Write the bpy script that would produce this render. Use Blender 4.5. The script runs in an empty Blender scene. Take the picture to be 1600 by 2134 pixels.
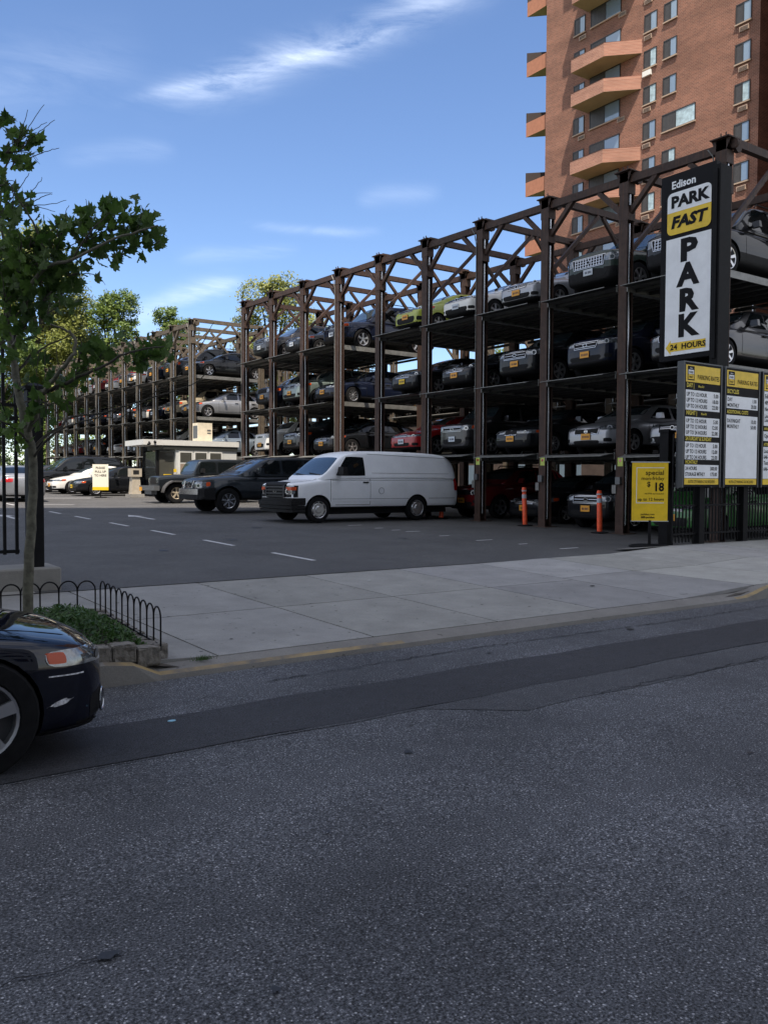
import bpy, bmesh, math, random
import numpy as np
from mathutils import Vector, Matrix
from mathutils.bvhtree import BVHTree
random.seed(7)
D=bpy.data; SC=bpy.context.scene; COL=SC.collection
GR=0.0196
def g(y): return GR*max(0.0,y-12.0)
def zg(y):
    if y>=12: return GR*(y-12)
    if y>=7.35: return .045*(y-12)
    return -.3+.05*min(1,max(0,(7.2-y)/5))
# ------------------------------------------------------------ camera
cam=D.cameras.new('camera'); co=D.objects.new('camera',cam); COL.objects.link(co)
F=Vector((0.57552969,0.81698092,-0.03616294)); R=Vector((0.81760148,-0.57576679,0.00451959)); U=Vector((0.017129,0.03216803,0.99933569))
M=Matrix((R,U,-F)).transposed().to_4x4(); M.translation=Vector((0,0,1.5038)); co.matrix_world=M
cam.sensor_fit='HORIZONTAL'; cam.sensor_width=36; cam.lens=1773.2/1600*36; cam.clip_end=3000; cam.clip_start=.05
SC.camera=co
# ------------------------------------------------------------ world, sun, exposure
LIGHT=Vector((1.0,1.41,-3.56)).normalized()
w=D.worlds.new('World'); SC.world=w; w.use_nodes=True; nt=w.node_tree; nt.nodes.clear()
def N(nt,t,**k):
    n=nt.nodes.new(t)
    for a,b in k.items():
        if hasattr(n,a): setattr(n,a,b)
        else: n.inputs[a.replace('_',' ')].default_value=b
    return n
sky=N(nt,'ShaderNodeTexSky'); sky.sky_type='NISHITA'; sky.sun_disc=False
s=-LIGHT; sky.sun_elevation=math.asin(s.z); sky.sun_rotation=math.atan2(s.x,s.y)
sky.altitude=0; sky.air_density=1.0; sky.dust_density=.1; sky.ozone_density=3.0
tc=N(nt,'ShaderNodeTexCoord')
# thin wisps of cirrus: streaky noise inside a few narrow bands of sky directions
L=nt.links.new
mp=N(nt,'ShaderNodeMapping'); mp.inputs['Rotation'].default_value=(math.radians(8),math.radians(-14),math.radians(-30)); mp.inputs['Scale'].default_value=(1.6,2.6,8.5)
n1=N(nt,'ShaderNodeTexNoise'); n1.inputs['Scale'].default_value=4.2; n1.inputs['Detail'].default_value=9; n1.inputs['Roughness'].default_value=.64; n1.inputs['Distortion'].default_value=.5
n2=N(nt,'ShaderNodeTexNoise'); n2.inputs['Scale'].default_value=3.0; n2.inputs['Detail'].default_value=4
L(tc.outputs['Generated'],mp.inputs['Vector']); L(mp.outputs[0],n1.inputs['Vector']); L(tc.outputs['Generated'],n2.inputs['Vector'])
def mth(op,a,b=None,clamp=False):
    m=N(nt,'ShaderNodeMath',operation=op); m.use_clamp=clamp
    for k,v in enumerate((a,b)):
        if v is None: continue
        if isinstance(v,(int,float)): m.inputs[k].default_value=v
        else: L(v,m.inputs[k])
    return m.outputs[0]
wob=mth('MULTIPLY',mth('SUBTRACT',n2.outputs['Fac'],.5),.05)
tot=None
for d1,d2,wd,ext,amp in (((.342,.85,.401),(.56,.67,.49),.017,.984,.55),((.30,.87,.39),(.50,.73,.46),.006,.990,.35),((.255,.905,.335),(.325,.882,.343),.009,.9985,.22),((.433,.856,.284),(.534,.797,.282),.005,.9975,.25),((.318,.93,.182),(.41,.887,.214),.012,.9975,.5),((.537,.783,.316),(.578,.75,.32),.009,.9990,.18),((.381,.892,.244),(.45,.855,.256),.008,.998,.2),((.10,.92,.37),(.24,.88,.41),.03,.990,.15),((.2,.97,.13),(.34,.93,.15),.016,.99,.5)):
    a_=Vector(d1).normalized(); b_=Vector(d2).normalized(); nn=a_.cross(b_).normalized(); cc=(a_+b_).normalized()
    dt=N(nt,'ShaderNodeVectorMath',operation='DOT_PRODUCT'); dt.inputs[1].default_value=nn; L(tc.outputs['Generated'],dt.inputs[0])
    q=mth('DIVIDE',mth('ADD',dt.outputs['Value'],wob),wd); e_=mth('POWER',2.718,mth('MULTIPLY',mth('MULTIPLY',q,q),-1.0))
    dc=N(nt,'ShaderNodeVectorMath',operation='DOT_PRODUCT'); dc.inputs[1].default_value=cc; L(tc.outputs['Generated'],dc.inputs[0])
    mr=N(nt,'ShaderNodeMapRange'); mr.interpolation_type='SMOOTHSTEP'; mr.inputs[1].default_value=ext-(1-ext)*.4; mr.inputs[2].default_value=min(.99995,ext+(1-ext)*.75); L(dc.outputs['Value'],mr.inputs[0])
    v=mth('MULTIPLY',mth('MULTIPLY',e_,mr.outputs[0]),amp); tot=v if tot is None else mth('ADD',tot,v)
mr=N(nt,'ShaderNodeMapRange'); mr.inputs[1].default_value=.36; mr.inputs[2].default_value=.66; L(n1.outputs['Fac'],mr.inputs[0])
fac=mth('MULTIPLY',mth('MULTIPLY',tot,mr.outputs[0]),.62,True)
mx=N(nt,'ShaderNodeMix'); mx.data_type='RGBA'; mx.inputs['B'].default_value=(8.2,9.0,10.4,1)
# broad bright cloud deck added outside the camera's view to fill the shade
n3=N(nt,'ShaderNodeTexNoise'); n3.inputs['Scale'].default_value=2.2; n3.inputs['Detail'].default_value=8; n3.inputs['Roughness'].default_value=.6; L(tc.outputs['Generated'],n3.inputs['Vector'])
dF=N(nt,'ShaderNodeVectorMath',operation='DOT_PRODUCT'); dF.inputs[1].default_value=F; L(tc.outputs['Generated'],dF.inputs[0])
k1=N(nt,'ShaderNodeMapRange'); k1.interpolation_type='SMOOTHSTEP'; k1.inputs[1].default_value=.66; k1.inputs[2].default_value=.30; L(dF.outputs['Value'],k1.inputs[0])
k2=N(nt,'ShaderNodeMapRange'); k2.inputs[1].default_value=.36; k2.inputs[2].default_value=.56; L(n3.outputs['Fac'],k2.inputs[0])
deck=mth('MULTIPLY',mth('MULTIPLY',k1.outputs[0],k2.outputs[0]),.85,True)
mx2=N(nt,'ShaderNodeMix'); mx2.data_type='RGBA'; mx2.inputs['B'].default_value=(7.6,7.6,7.9,1); L(deck,mx2.inputs['Factor']); L(mx.outputs['Result'],mx2.inputs['A'])
tint=N(nt,'ShaderNodeVectorMath',operation='MULTIPLY'); tint.inputs[1].default_value=(.93,.98,1.10); L(sky.outputs[0],tint.inputs[0])
bg=N(nt,'ShaderNodeBackground'); bg.inputs['Strength'].default_value=.082
out=N(nt,'ShaderNodeOutputWorld')
L(fac,mx.inputs['Factor']); L(tint.outputs[0],mx.inputs['A']); L(mx2.outputs['Result'],bg.inputs['Color']); L(bg.outputs[0],out.inputs[0])
sl=D.lights.new('sun','SUN'); sl.energy=3.6; sl.angle=math.radians(.5); sl.color=(1,.89,.76)
so=D.objects.new('sun',sl); COL.objects.link(so); so.rotation_euler=LIGHT.to_track_quat('-Z','Y').to_euler(); so.location=(-20,-20,80)
SC.view_settings.view_transform='Standard'; SC.view_settings.look='None'; SC.view_settings.gamma=1; SC.view_settings.use_curve_mapping=False
SC.view_settings.exposure=1.15
# ------------------------------------------------------------ helpers
def mat(name,col,rough=.6,metal=0,spec=.5,noise=0,nscale=8,bump=0,bscale=40,coat=0,trans=0,col2=None,emit=None):
    m=D.materials.new(name); m.use_nodes=True; nt=m.node_tree; b=nt.nodes['Principled BSDF']; L=nt.links.new
    b.inputs['Base Color'].default_value=(*col,1); b.inputs['Roughness'].default_value=rough; b.inputs['Metallic'].default_value=metal
    b.inputs['Specular IOR Level'].default_value=spec; b.inputs['Coat Weight'].default_value=coat; b.inputs['Coat Roughness'].default_value=.04
    b.inputs['Transmission Weight'].default_value=trans
    m.diffuse_color=(*col,1)
    if noise or col2:
        t=N(nt,'ShaderNodeTexCoord'); n=N(nt,'ShaderNodeTexNoise'); n.inputs['Scale'].default_value=nscale; n.inputs['Detail'].default_value=6; n.inputs['Roughness'].default_value=.65
        r=N(nt,'ShaderNodeMix'); r.data_type='RGBA'
        c2=col2 or tuple(c*(1-noise) for c in col)
        r.inputs['A'].default_value=(*c2,1); r.inputs['B'].default_value=(*[min(1,c*(1+noise*.6)) for c in col],1)
        cr=N(nt,'ShaderNodeMapRange'); cr.inputs[1].default_value=.35; cr.inputs[2].default_value=.65
        L(t.outputs['Object'],n.inputs['Vector']); L(n.outputs['Fac'],cr.inputs[0]); L(cr.outputs[0],r.inputs['Factor']); L(r.outputs['Result'],b.inputs['Base Color'])
    if bump:
        t=N(nt,'ShaderNodeTexCoord'); n=N(nt,'ShaderNodeTexNoise'); n.inputs['Scale'].default_value=bscale; n.inputs['Detail'].default_value=4
        bb=N(nt,'ShaderNodeBump'); bb.inputs['Strength'].default_value=bump; bb.inputs['Distance'].default_value=.02
        L(t.outputs['Object'],n.inputs['Vector']); L(n.outputs['Fac'],bb.inputs['Height']); L(bb.outputs[0],b.inputs['Normal'])
    return m
class MB:
    def __init__(s): s.v=[]; s.f=[]; s.m=[]
    def quad(s,p,m=0):
        i=len(s.v); s.v+= [tuple(q) for q in p]; s.f.append(tuple(range(i,i+len(p)))); s.m.append(m); return s
    def box(s,c,d,m=0,rot=None,taper=1):
        i=len(s.v)
        for z in (-.5,.5):
            t=taper if z>0 else 1
            for x,y in ((-.5,-.5),(.5,-.5),(.5,.5),(-.5,.5)):
                p=Vector((x*d[0]*t,y*d[1]*t,z*d[2]))
                if rot is not None: p=rot@p
                s.v.append((p.x+c[0],p.y+c[1],p.z+c[2]))
        for f in ((0,3,2,1),(4,5,6,7),(0,1,5,4),(1,2,6,5),(2,3,7,6),(3,0,4,7)): s.f.append(tuple(i+k for k in f)); s.m.append(m)
        return s
    def bb(s,x0,x1,y0,y1,z0,z1,m=0): return s.box(((x0+x1)/2,(y0+y1)/2,(z0+z1)/2),(x1-x0,y1-y0,z1-z0),m)
    def bar(s,a,b,w,h,m=0):
        a=Vector(a); b=Vector(b); d=b-a; l=d.length; x=d.normalized(); up=Vector((0,0,1))
        if abs(x.z)>.95: up=Vector((1,0,0))
        y=up.cross(x).normalized(); z=x.cross(y); rot=Matrix((x,y,z)).transposed()
        return s.box((a+b)/2,(l,w,h),m,rot)
    def tube(s,pts,rad,n=6,m=0,cap=True):
        pts=[Vector(p) for p in pts]; rad=rad if isinstance(rad,(list,tuple)) else [rad]*len(pts)
        base=len(s.v); px=None
        for k,p in enumerate(pts):
            d=(pts[min(k+1,len(pts)-1)]-pts[max(k-1,0)]).normalized()
            ref=px if px is not None else (Vector((0,0,1)) if abs(d.z)<.9 else Vector((1,0,0)))
            a=(ref-d*ref.dot(d))
            if a.length<1e-4: a=d.orthogonal()
            a.normalize(); px=a; b=d.cross(a)
            for j in range(n):
                t=2*math.pi*j/n; q=p+(a*math.cos(t)+b*math.sin(t))*rad[k]; s.v.append(tuple(q))
        for k in range(len(pts)-1):
            for j in range(n):
                s.f.append((base+k*n+j,base+k*n+(j+1)%n,base+(k+1)*n+(j+1)%n,base+(k+1)*n+j)); s.m.append(m)
        if cap:
            s.f.append(tuple(base+j for j in range(n))[::-1]); s.m.append(m)
            s.f.append(tuple(base+(len(pts)-1)*n+j for j in range(n))); s.m.append(m)
        return s
    def lathe(s,prof,n=24,axis='Z',c=(0,0,0),m=0,ms=None):
        base=len(s.v); P=len(prof)
        for j in range(n):
            t=2*math.pi*j/n
            for r,h in prof:
                q={'Z':(r*math.cos(t),r*math.sin(t),h),'Y':(r*math.cos(t),h,r*math.sin(t)),'X':(h,r*math.cos(t),r*math.sin(t))}[axis]
                s.v.append((q[0]+c[0],q[1]+c[1],q[2]+c[2]))
        for j in range(n):
            for k in range(P-1):
                s.f.append((base+j*P+k,base+((j+1)%n)*P+k,base+((j+1)%n)*P+k+1,base+j*P+k+1)); s.m.append(ms[k] if ms else m)
        return s
    def mesh(s,name,mats,smooth=None):
        me=D.meshes.new(name); me.from_pydata(s.v,[],s.f); 
        for k in (mats if isinstance(mats,(list,tuple)) else [mats]): me.materials.append(k)
        me.polygons.foreach_set('material_index',s.m)
        bm=bmesh.new(); bm.from_mesh(me); bmesh.ops.remove_doubles(bm,verts=bm.verts,dist=1e-5); bmesh.ops.recalc_face_normals(bm,faces=bm.faces); bm.to_mesh(me); bm.free()
        if smooth:
            me.polygons.foreach_set('use_smooth',[True]*len(me.polygons)); me.set_sharp_from_angle(angle=math.radians(smooth))
        me.update(); return me
    def build(s,name,mats,parent=None,loc=None,smooth=None):
        return link(name,s.mesh(name,mats,smooth),parent,loc)
def link(name,me,parent=None,loc=None,rz=0):
    o=D.objects.new(name,me); COL.objects.link(o)
    if parent: o.parent=parent
    if loc: o.location=loc
    if rz: o.rotation_euler=(0,0,rz)
    return o
def tag(o,label=None,cat=None,group=None,kind=None):
    if label: o['label']=label
    if cat: o['category']=cat
    if group: o['group']=group
    if kind: o['kind']=kind
    return o
def empty(name,loc,rz=0): return link(name,None,None,loc,rz)
KIDS={}
def copytree(o,loc,rz=None):
    c=o.copy(); COL.objects.link(c); c.location=loc
    if rz is not None: c.rotation_euler=(0,0,rz)
    for k in ('label','group'):
        if k in c: del c[k]
    for ch in o.children:
        d=ch.copy(); COL.objects.link(d); d.parent=c
        for e in ch.children:
            f=e.copy(); COL.objects.link(f); f.parent=d
    return c
def text_mesh(items,name):
    """items: (string, x, y, size, align, xscale, matindex, bold)  laid in local XY, returned as verts/faces lists"""
    V=[];Fc=[];Mi=[]
    for st,x,y,sz,al,xs,mi,bold in items:
        cu=D.curves.new('lettering','FONT'); cu.body=st; cu.size=sz; cu.align_x=al; cu.offset=bold*sz; cu.resolution_u=2; cu.fill_mode='FRONT' if hasattr(cu,'fill_mode') else cu.fill_mode
        ob=D.objects.new('t',cu); COL.objects.link(ob)
        bpy.context.view_layer.update()
        me=D.meshes.new_from_object(ob.evaluated_get(bpy.context.evaluated_depsgraph_get()))
        b=len(V)
        sh=.0
        for v in me.vertices: V.append((x+v.co.x*xs,y+v.co.y,0))
        for p in me.polygons: Fc.append(tuple(b+i for i in p.vertices)); Mi.append(mi)
        D.objects.remove(ob); D.curves.remove(cu); D.meshes.remove(me)
    return V,Fc,Mi
def put_plane(mbx,items,fn,name='t'):
    V,Fc,Mi=text_mesh(items,name); b=len(mbx.v); mbx.v+=[fn(v) for v in V]; mbx.f+=[tuple(b+i for i in f) for f in Fc]; mbx.m+=Mi
def rr(x0,x1,y0,y1,r,n=5,corners=(1,1,1,1)):
    P=[]
    for (cx,cy,a0,k) in ((x1-r,y1-r,0,0),(x0+r,y1-r,90,1),(x0+r,y0+r,180,2),(x1-r,y0+r,270,3)):
        if corners[k]:
            for j in range(n+1):
                a=math.radians(a0+90*j/n); P.append((cx+r*math.cos(a),cy+r*math.sin(a)))
        else: P.append(((x1 if k in(0,3) else x0),(y1 if k in(0,1) else y0)))
    return P
# ------------------------------------------------------------ materials
def asphalt(name,base,spk,sc=260,blot=.34):
    m=D.materials.new(name); m.use_nodes=True; nt=m.node_tree; b=nt.nodes['Principled BSDF']; L=nt.links.new
    t=N(nt,'ShaderNodeTexCoord')
    v=N(nt,'ShaderNodeTexVoronoi'); v.inputs['Scale'].default_value=sc*.30
    n=N(nt,'ShaderNodeTexNoise'); n.inputs['Scale'].default_value=sc*.34; n.inputs['Detail'].default_value=3; n.inputs['Roughness'].default_value=.7
    n2=N(nt,'ShaderNodeTexNoise'); n2.inputs['Scale'].default_value=.55; n2.inputs['Detail'].default_value=7; n2.inputs['Roughness'].default_value=.6
    n3=N(nt,'ShaderNodeTexNoise'); n3.inputs['Scale'].default_value=7; n3.inputs['Detail'].default_value=4
    for q in (v,n,n2,n3): L(t.outputs['Object'],q.inputs['Vector'])
    r=N(nt,'ShaderNodeValToRGB'); e=r.color_ramp.elements; e[0].position=.38; e[0].color=(*[c*.18 for c in base],1); e[1].position=.61; e[1].color=(*[min(1,c*1.75) for c in base],1)
    x=e=r.color_ramp.elements.new(.72); x.color=(*spk,1)
    L(n.outputs['Fac'],r.inputs[0])
    r2=N(nt,'ShaderNodeMapRange'); r2.inputs[1].default_value=.3; r2.inputs[2].default_value=.7; r2.inputs[3].default_value=1-blot; r2.inputs[4].default_value=1+blot
    L(n2.outputs['Fac'],r2.inputs[0])
    r3=N(nt,'ShaderNodeMapRange'); r3.inputs[1].default_value=.3; r3.inputs[2].default_value=.7; r3.inputs[3].default_value=.9; r3.inputs[4].default_value=1.1; L(n3.outputs['Fac'],r3.inputs[0])
    mu=N(nt,'ShaderNodeMath',operation='MULTIPLY'); L(r2.outputs[0],mu.inputs[0]); L(r3.outputs[0],mu.inputs[1])
    sv=N(nt,'ShaderNodeSeparateColor'); L(v.outputs['Color'],sv.inputs[0]); sr=N(nt,'ShaderNodeMapRange'); sr.inputs[1].default_value=.84; sr.inputs[2].default_value=.97; L(sv.outputs[0],sr.inputs[0])
    sd_=N(nt,'ShaderNodeMapRange'); sd_.inputs[1].default_value=.45; sd_.inputs[2].default_value=.2; L(v.outputs['Distance'],sd_.inputs[0])
    sf=N(nt,'ShaderNodeMath',operation='MULTIPLY'); L(sr.outputs[0],sf.inputs[0]); L(sd_.outputs[0],sf.inputs[1])
    smx=N(nt,'ShaderNodeMix'); smx.data_type='RGBA'; smx.inputs['B'].default_value=(*spk,1); L(sf.outputs[0],smx.inputs['Factor']); L(r.outputs[0],smx.inputs['A'])
    vm=N(nt,'ShaderNodeVectorMath',operation='SCALE'); L(smx.outputs['Result'],vm.inputs[0]); L(mu.outputs[0],vm.inputs['Scale']); L(vm.outputs[0],b.inputs['Base Color'])
    b.inputs['Roughness'].default_value=.82; b.inputs['Specular IOR Level'].default_value=.35
    bp=N(nt,'ShaderNodeBump'); bp.inputs['Strength'].default_value=.7; bp.inputs['Distance'].default_value=.006; L(n.outputs['Fac'],bp.inputs['Height']); L(bp.outputs[0],b.inputs['Normal'])
    return m
M_road=asphalt('road_asphalt',(.070,.073,.081),(.46,.46,.48))
M_patch=asphalt('patch_asphalt',(.036,.037,.042),(.08,.08,.085),420,.15)
M_patch2=asphalt('sealed_asphalt',(.058,.060,.066),(.24,.24,.25),300,.2)
M_lot=asphalt('lot_asphalt',(.070,.069,.069),(.14,.14,.14),330,.22)
def concrete(name,base,attr=True):
    m=D.materials.new(name); m.use_nodes=True; nt=m.node_tree; b=nt.nodes['Principled BSDF']; L=nt.links.new
    t=N(nt,'ShaderNodeTexCoord'); n=N(nt,'ShaderNodeTexNoise'); n.inputs['Scale'].default_value=1.6; n.inputs['Detail'].default_value=9; n.inputs['Roughness'].default_value=.7
    n2=N(nt,'ShaderNodeTexNoise'); n2.inputs['Scale'].default_value=90; n2.inputs['Detail'].default_value=3
    n4=N(nt,'ShaderNodeTexNoise'); n4.inputs['Scale'].default_value=9; n4.inputs['Detail'].default_value=2
    for q in (n,n2,n4): L(t.outputs['Object'],q.inputs['Vector'])
    a=N(nt,'ShaderNodeMapRange'); a.inputs[1].default_value=.3; a.inputs[2].default_value=.7; a.inputs[3].default_value=.78; a.inputs[4].default_value=1.15; L(n.outputs['Fac'],a.inputs[0])
    c=N(nt,'ShaderNodeMapRange'); c.inputs[1].default_value=.3; c.inputs[2].default_value=.7; c.inputs[3].default_value=.86; c.inputs[4].default_value=1.12; L(n2.outputs['Fac'],c.inputs[0])
    sp=N(nt,'ShaderNodeMapRange'); sp.inputs[1].default_value=.70; sp.inputs[2].default_value=.74; sp.inputs[3].default_value=1; sp.inputs[4].default_value=.55; L(n4.outputs['Fac'],sp.inputs[0])
    mu=N(nt,'ShaderNodeMath',operation='MULTIPLY'); L(a.outputs[0],mu.inputs[0]); L(c.outputs[0],mu.inputs[1])
    m3=N(nt,'ShaderNodeMath',operation='MULTIPLY'); L(mu.outputs[0],m3.inputs[0]); L(sp.outputs[0],m3.inputs[1])
    vm=N(nt,'ShaderNodeVectorMath',operation='SCALE'); L(m3.outputs[0],vm.inputs['Scale'])
    if attr:
        at=N(nt,'ShaderNodeAttribute'); at.attribute_name='tone'
        v2=N(nt,'ShaderNodeVectorMath',operation='MULTIPLY'); v2.inputs[0].default_value=base; L(at.outputs['Color'],v2.inputs[1]); L(v2.outputs[0],vm.inputs[0])
    else: vm.inputs[0].default_value=base
    L(vm.outputs[0],b.inputs['Base Color']); b.inputs['Roughness'].default_value=.85
    bp=N(nt,'ShaderNodeBump'); bp.inputs['Strength'].default_value=.25; bp.inputs['Distance'].default_value=.004; L(n2.outputs['Fac'],bp.inputs['Height']); L(bp.outputs[0],b.inputs['Normal'])
    return m
M_walk=concrete('sidewalk_concrete',(.245,.24,.225)); M_conc=concrete('concrete',(.26,.25,.23),False)
M_curb=concrete('curb_steel_concrete',(.19,.18,.165),False)
M_joint=mat('joint_dirt',(.07,.06,.05),.95,noise=.3,nscale=20)
M_white=mat('road_paint_white',(.5,.5,.5),.7,noise=.25,nscale=30); M_ypaint=mat('kerb_paint_yellow',(.26,.185,.075),.8,noise=.75,nscale=2.3,col2=(.12,.11,.10))
M_grass=mat('grass_ground',(.05,.10,.025),.95,noise=.5,nscale=3)
def steel(name,c): return mat(name,c,.6,spec=.22,noise=.28,nscale=5,bump=.15,bscale=60)
def streaks(m,amt=.5):
    nt=m.node_tree; b=nt.nodes['Principled BSDF']; L=nt.links.new; src=b.inputs['Base Color'].links[0].from_socket
    t=N(nt,'ShaderNodeTexCoord'); mp=N(nt,'ShaderNodeMapping'); mp.inputs['Scale'].default_value=(14,14,.8); n=N(nt,'ShaderNodeTexNoise'); n.inputs['Scale'].default_value=1; n.inputs['Detail'].default_value=5
    L(t.outputs['Object'],mp.inputs[0]); L(mp.outputs[0],n.inputs['Vector']); r=N(nt,'ShaderNodeMapRange'); r.inputs[1].default_value=.52; r.inputs[2].default_value=.72; r.inputs[4].default_value=amt; L(n.outputs['Fac'],r.inputs[0])
    x=N(nt,'ShaderNodeMix'); x.data_type='RGBA'; x.inputs['B'].default_value=(.17,.075,.035,1); L(r.outputs[0],x.inputs['Factor']); L(src,x.inputs['A']); L(x.outputs['Result'],b.inputs['Base Color'])
M_brown=steel('brown_steel_paint',(.058,.037,.030)); M_taupe=steel('taupe_steel_paint',(.12,.10,.076))
streaks(M_brown,.3); streaks(M_taupe,.25)
M_galv=mat('galvanised_deck',(.20,.20,.19),.5,.4,noise=.3,nscale=4); M_rod=mat('hydraulic_rod',(.55,.56,.58),.25,.9)
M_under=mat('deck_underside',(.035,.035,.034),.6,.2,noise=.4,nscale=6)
M_black=mat('black_paint',(.009,.009,.010),.6,spec=.12,noise=.3,nscale=6); M_blackm=mat('black_plastic',(.011,.011,.012),.6,spec=.15,noise=.3,nscale=10)
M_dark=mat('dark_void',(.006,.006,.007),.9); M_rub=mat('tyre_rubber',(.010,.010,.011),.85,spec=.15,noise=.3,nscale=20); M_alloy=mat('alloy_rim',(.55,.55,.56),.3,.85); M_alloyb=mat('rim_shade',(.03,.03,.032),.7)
M_tan=mat('dusty_alloy',(.52,.44,.32),.5,.4,noise=.3,nscale=20)
M_glass=mat('tinted_glass',(.006,.008,.009),.03,0,.5,coat=0); M_glassw=mat('windshield_glass',(.02,.032,.04),.03,0,.7,coat=.3)
M_chrome=mat('chrome',(.42,.43,.45),.2,1.0); M_lens=mat('headlight_lens',(.15,.165,.18),.06,.35,1,coat=1,noise=.7,nscale=14); M_amber=mat('amber_lens',(.50,.06,.008),.25,0,.3,coat=.15); M_red=mat('red_lens',(.42,.008,.01),.12,0,.8,coat=1)
M_plateo=mat('orange_plate',(.72,.33,.03),.5); M_platew=mat('white_plate',(.5,.55,.6),.5); M_ink=mat('ink_navy',(.02,.02,.05),.6)
M_yel=mat('sign_yellow',(.78,.52,.012),.45,noise=.12,nscale=4); M_sgw=mat('sign_white',(.80,.82,.84),.45,noise=.07,nscale=3); M_ink2=mat('sign_black',(.006,.006,.008),.55,spec=.12); M_gold=mat('sign_gold_text',(.75,.60,.05),.5); M_frame=mat('sign_frame_grey',(.12,.125,.13),.4,.3)
M_or=mat('delineator_orange',(.85,.10,.03),.45,noise=.2,nscale=9); M_refl=mat('reflective_band',(.42,.45,.5),.5)
M_bark=mat('bark_grey',(.12,.115,.085),.9,noise=.45,nscale=14,bump=.4,bscale=30); M_twig=mat('twig_bark',(.05,.045,.035),.9)
M_barkd=mat('dark_bark',(.06,.05,.04),.9,noise=.4,nscale=5)
def leafmat(name,c1,c2,tr=.45,ns=.6):
    m=D.materials.new(name); m.use_nodes=True; nt=m.node_tree; nt.nodes.clear(); L=nt.links.new
    t=N(nt,'ShaderNodeTexCoord'); n=N(nt,'ShaderNodeTexNoise'); n.inputs['Scale'].default_value=ns; n.inputs['Detail'].default_value=5
    oi=N(nt,'ShaderNodeNewGeometry')
    mr=N(nt,'ShaderNodeMapRange'); mr.inputs[1].default_value=.35; mr.inputs[2].default_value=.65; L(t.outputs['Object'],n.inputs['Vector']); L(n.outputs['Fac'],mr.inputs[0])
    ad=N(nt,'ShaderNodeMath',operation='MULTIPLY_ADD'); L(oi.outputs['Random Per Island'],ad.inputs[0]); ad.inputs[1].default_value=.7; L(mr.outputs[0],ad.inputs[2])
    a2=N(nt,'ShaderNodeMath',operation='MULTIPLY'); L(ad.outputs[0],a2.inputs[0]); a2.inputs[1].default_value=.6
    mx=N(nt,'ShaderNodeMix'); mx.data_type='RGBA'; mx.inputs['A'].default_value=(*c1,1); mx.inputs['B'].default_value=(*c2,1); L(a2.outputs[0],mx.inputs['Factor'])
    d=N(nt,'ShaderNodeBsdfPrincipled'); d.inputs['Roughness'].default_value=.55; L(mx.outputs['Result'],d.inputs['Base Color'])
    tr_=N(nt,'ShaderNodeBsdfTranslucent'); L(mx.outputs['Result'],tr_.inputs['Color'])
    ms=N(nt,'ShaderNodeMixShader'); ms.inputs[0].default_value=tr; o=N(nt,'ShaderNodeOutputMaterial')
    L(d.outputs[0],ms.inputs[1]); L(tr_.outputs[0],ms.inputs[2]); L(ms.outputs[0],o.inputs[0]); return m
M_leafn=leafmat('plane_leaf',(.026,.066,.011),(.11,.19,.035),.5,2.); M_leaff=leafmat('yellow_green_leaf',(.09,.125,.022),(.30,.32,.075),.35,.35); M_leafg=leafmat('green_leaf',(.05,.10,.018),(.18,.25,.045),.35,.35); M_weed=leafmat('weed_leaf',(.02,.06,.012),(.07,.14,.03),.3,3.)  # far crowns: pale yellow-green leaves beside plain green ones
def brick(name,c1,c2,mort):
    m=D.materials.new(name); m.use_nodes=True; nt=m.node_tree; b=nt.nodes['Principled BSDF']; L=nt.links.new
    t=N(nt,'ShaderNodeTexCoord'); sx=N(nt,'ShaderNodeSeparateXYZ'); L(t.outputs['Object'],sx.inputs[0])
    ad=N(nt,'ShaderNodeMath',operation='ADD'); L(sx.outputs[0],ad.inputs[0]); L(sx.outputs[1],ad.inputs[1])
    cb=N(nt,'ShaderNodeCombineXYZ'); L(ad.outputs[0],cb.inputs[0]); L(sx.outputs[2],cb.inputs[1])
    br=N(nt,'ShaderNodeTexBrick'); br.inputs['Scale'].default_value=1; br.inputs['Brick Width'].default_value=.30; br.inputs['Row Height'].default_value=.105; br.inputs['Mortar Size'].default_value=.012
    br.inputs['Color1'].default_value=(*c1,1); br.inputs['Color2'].default_value=(*c2,1); br.inputs['Mortar'].default_value=(*mort,1); br.inputs['Bias'].default_value=0; L(cb.outputs[0],br.inputs['Vector'])
    n=N(nt,'ShaderNodeTexNoise'); n.inputs['Scale'].default_value=.35; n.inputs['Detail'].default_value=8; n.inputs['Roughness'].default_value=.65
    mp=N(nt,'ShaderNodeMapping'); mp.inputs['Scale'].default_value=(1,.6,2.2); L(t.outputs['Object'],mp.inputs[0]); L(mp.outputs[0],n.inputs['Vector'])
    mr=N(nt,'ShaderNodeMapRange'); mr.inputs[1].default_value=.3; mr.inputs[2].default_value=.7; mr.inputs[3].default_value=.66; mr.inputs[4].default_value=1.2; L(n.outputs['Fac'],mr.inputs[0])
    vm=N(nt,'ShaderNodeVectorMath',operation='SCALE'); L(br.outputs['Color'],vm.inputs[0]); L(mr.outputs[0],vm.inputs['Scale']); L(vm.outputs[0],b.inputs['Base Color']); b.inputs['Roughness'].default_value=.9
    return m
M_brick=brick('orange_brick',(.262,.106,.066),(.172,.070,.046),(.33,.21,.155)); M_brickf=brick('pale_orange_brick',(.40,.185,.125),(.30,.13,.088),(.47,.31,.23)); M_bcap=mat('balcony_coping',(.46,.26,.17),.85,noise=.1); M_soff=mat('balcony_soffit',(.34,.29,.15),.9,noise=.15,nscale=.6)
M_brickp=mat('balcony_brick_face',(.40,.17,.10),.9,noise=.12,nscale=3)
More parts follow.
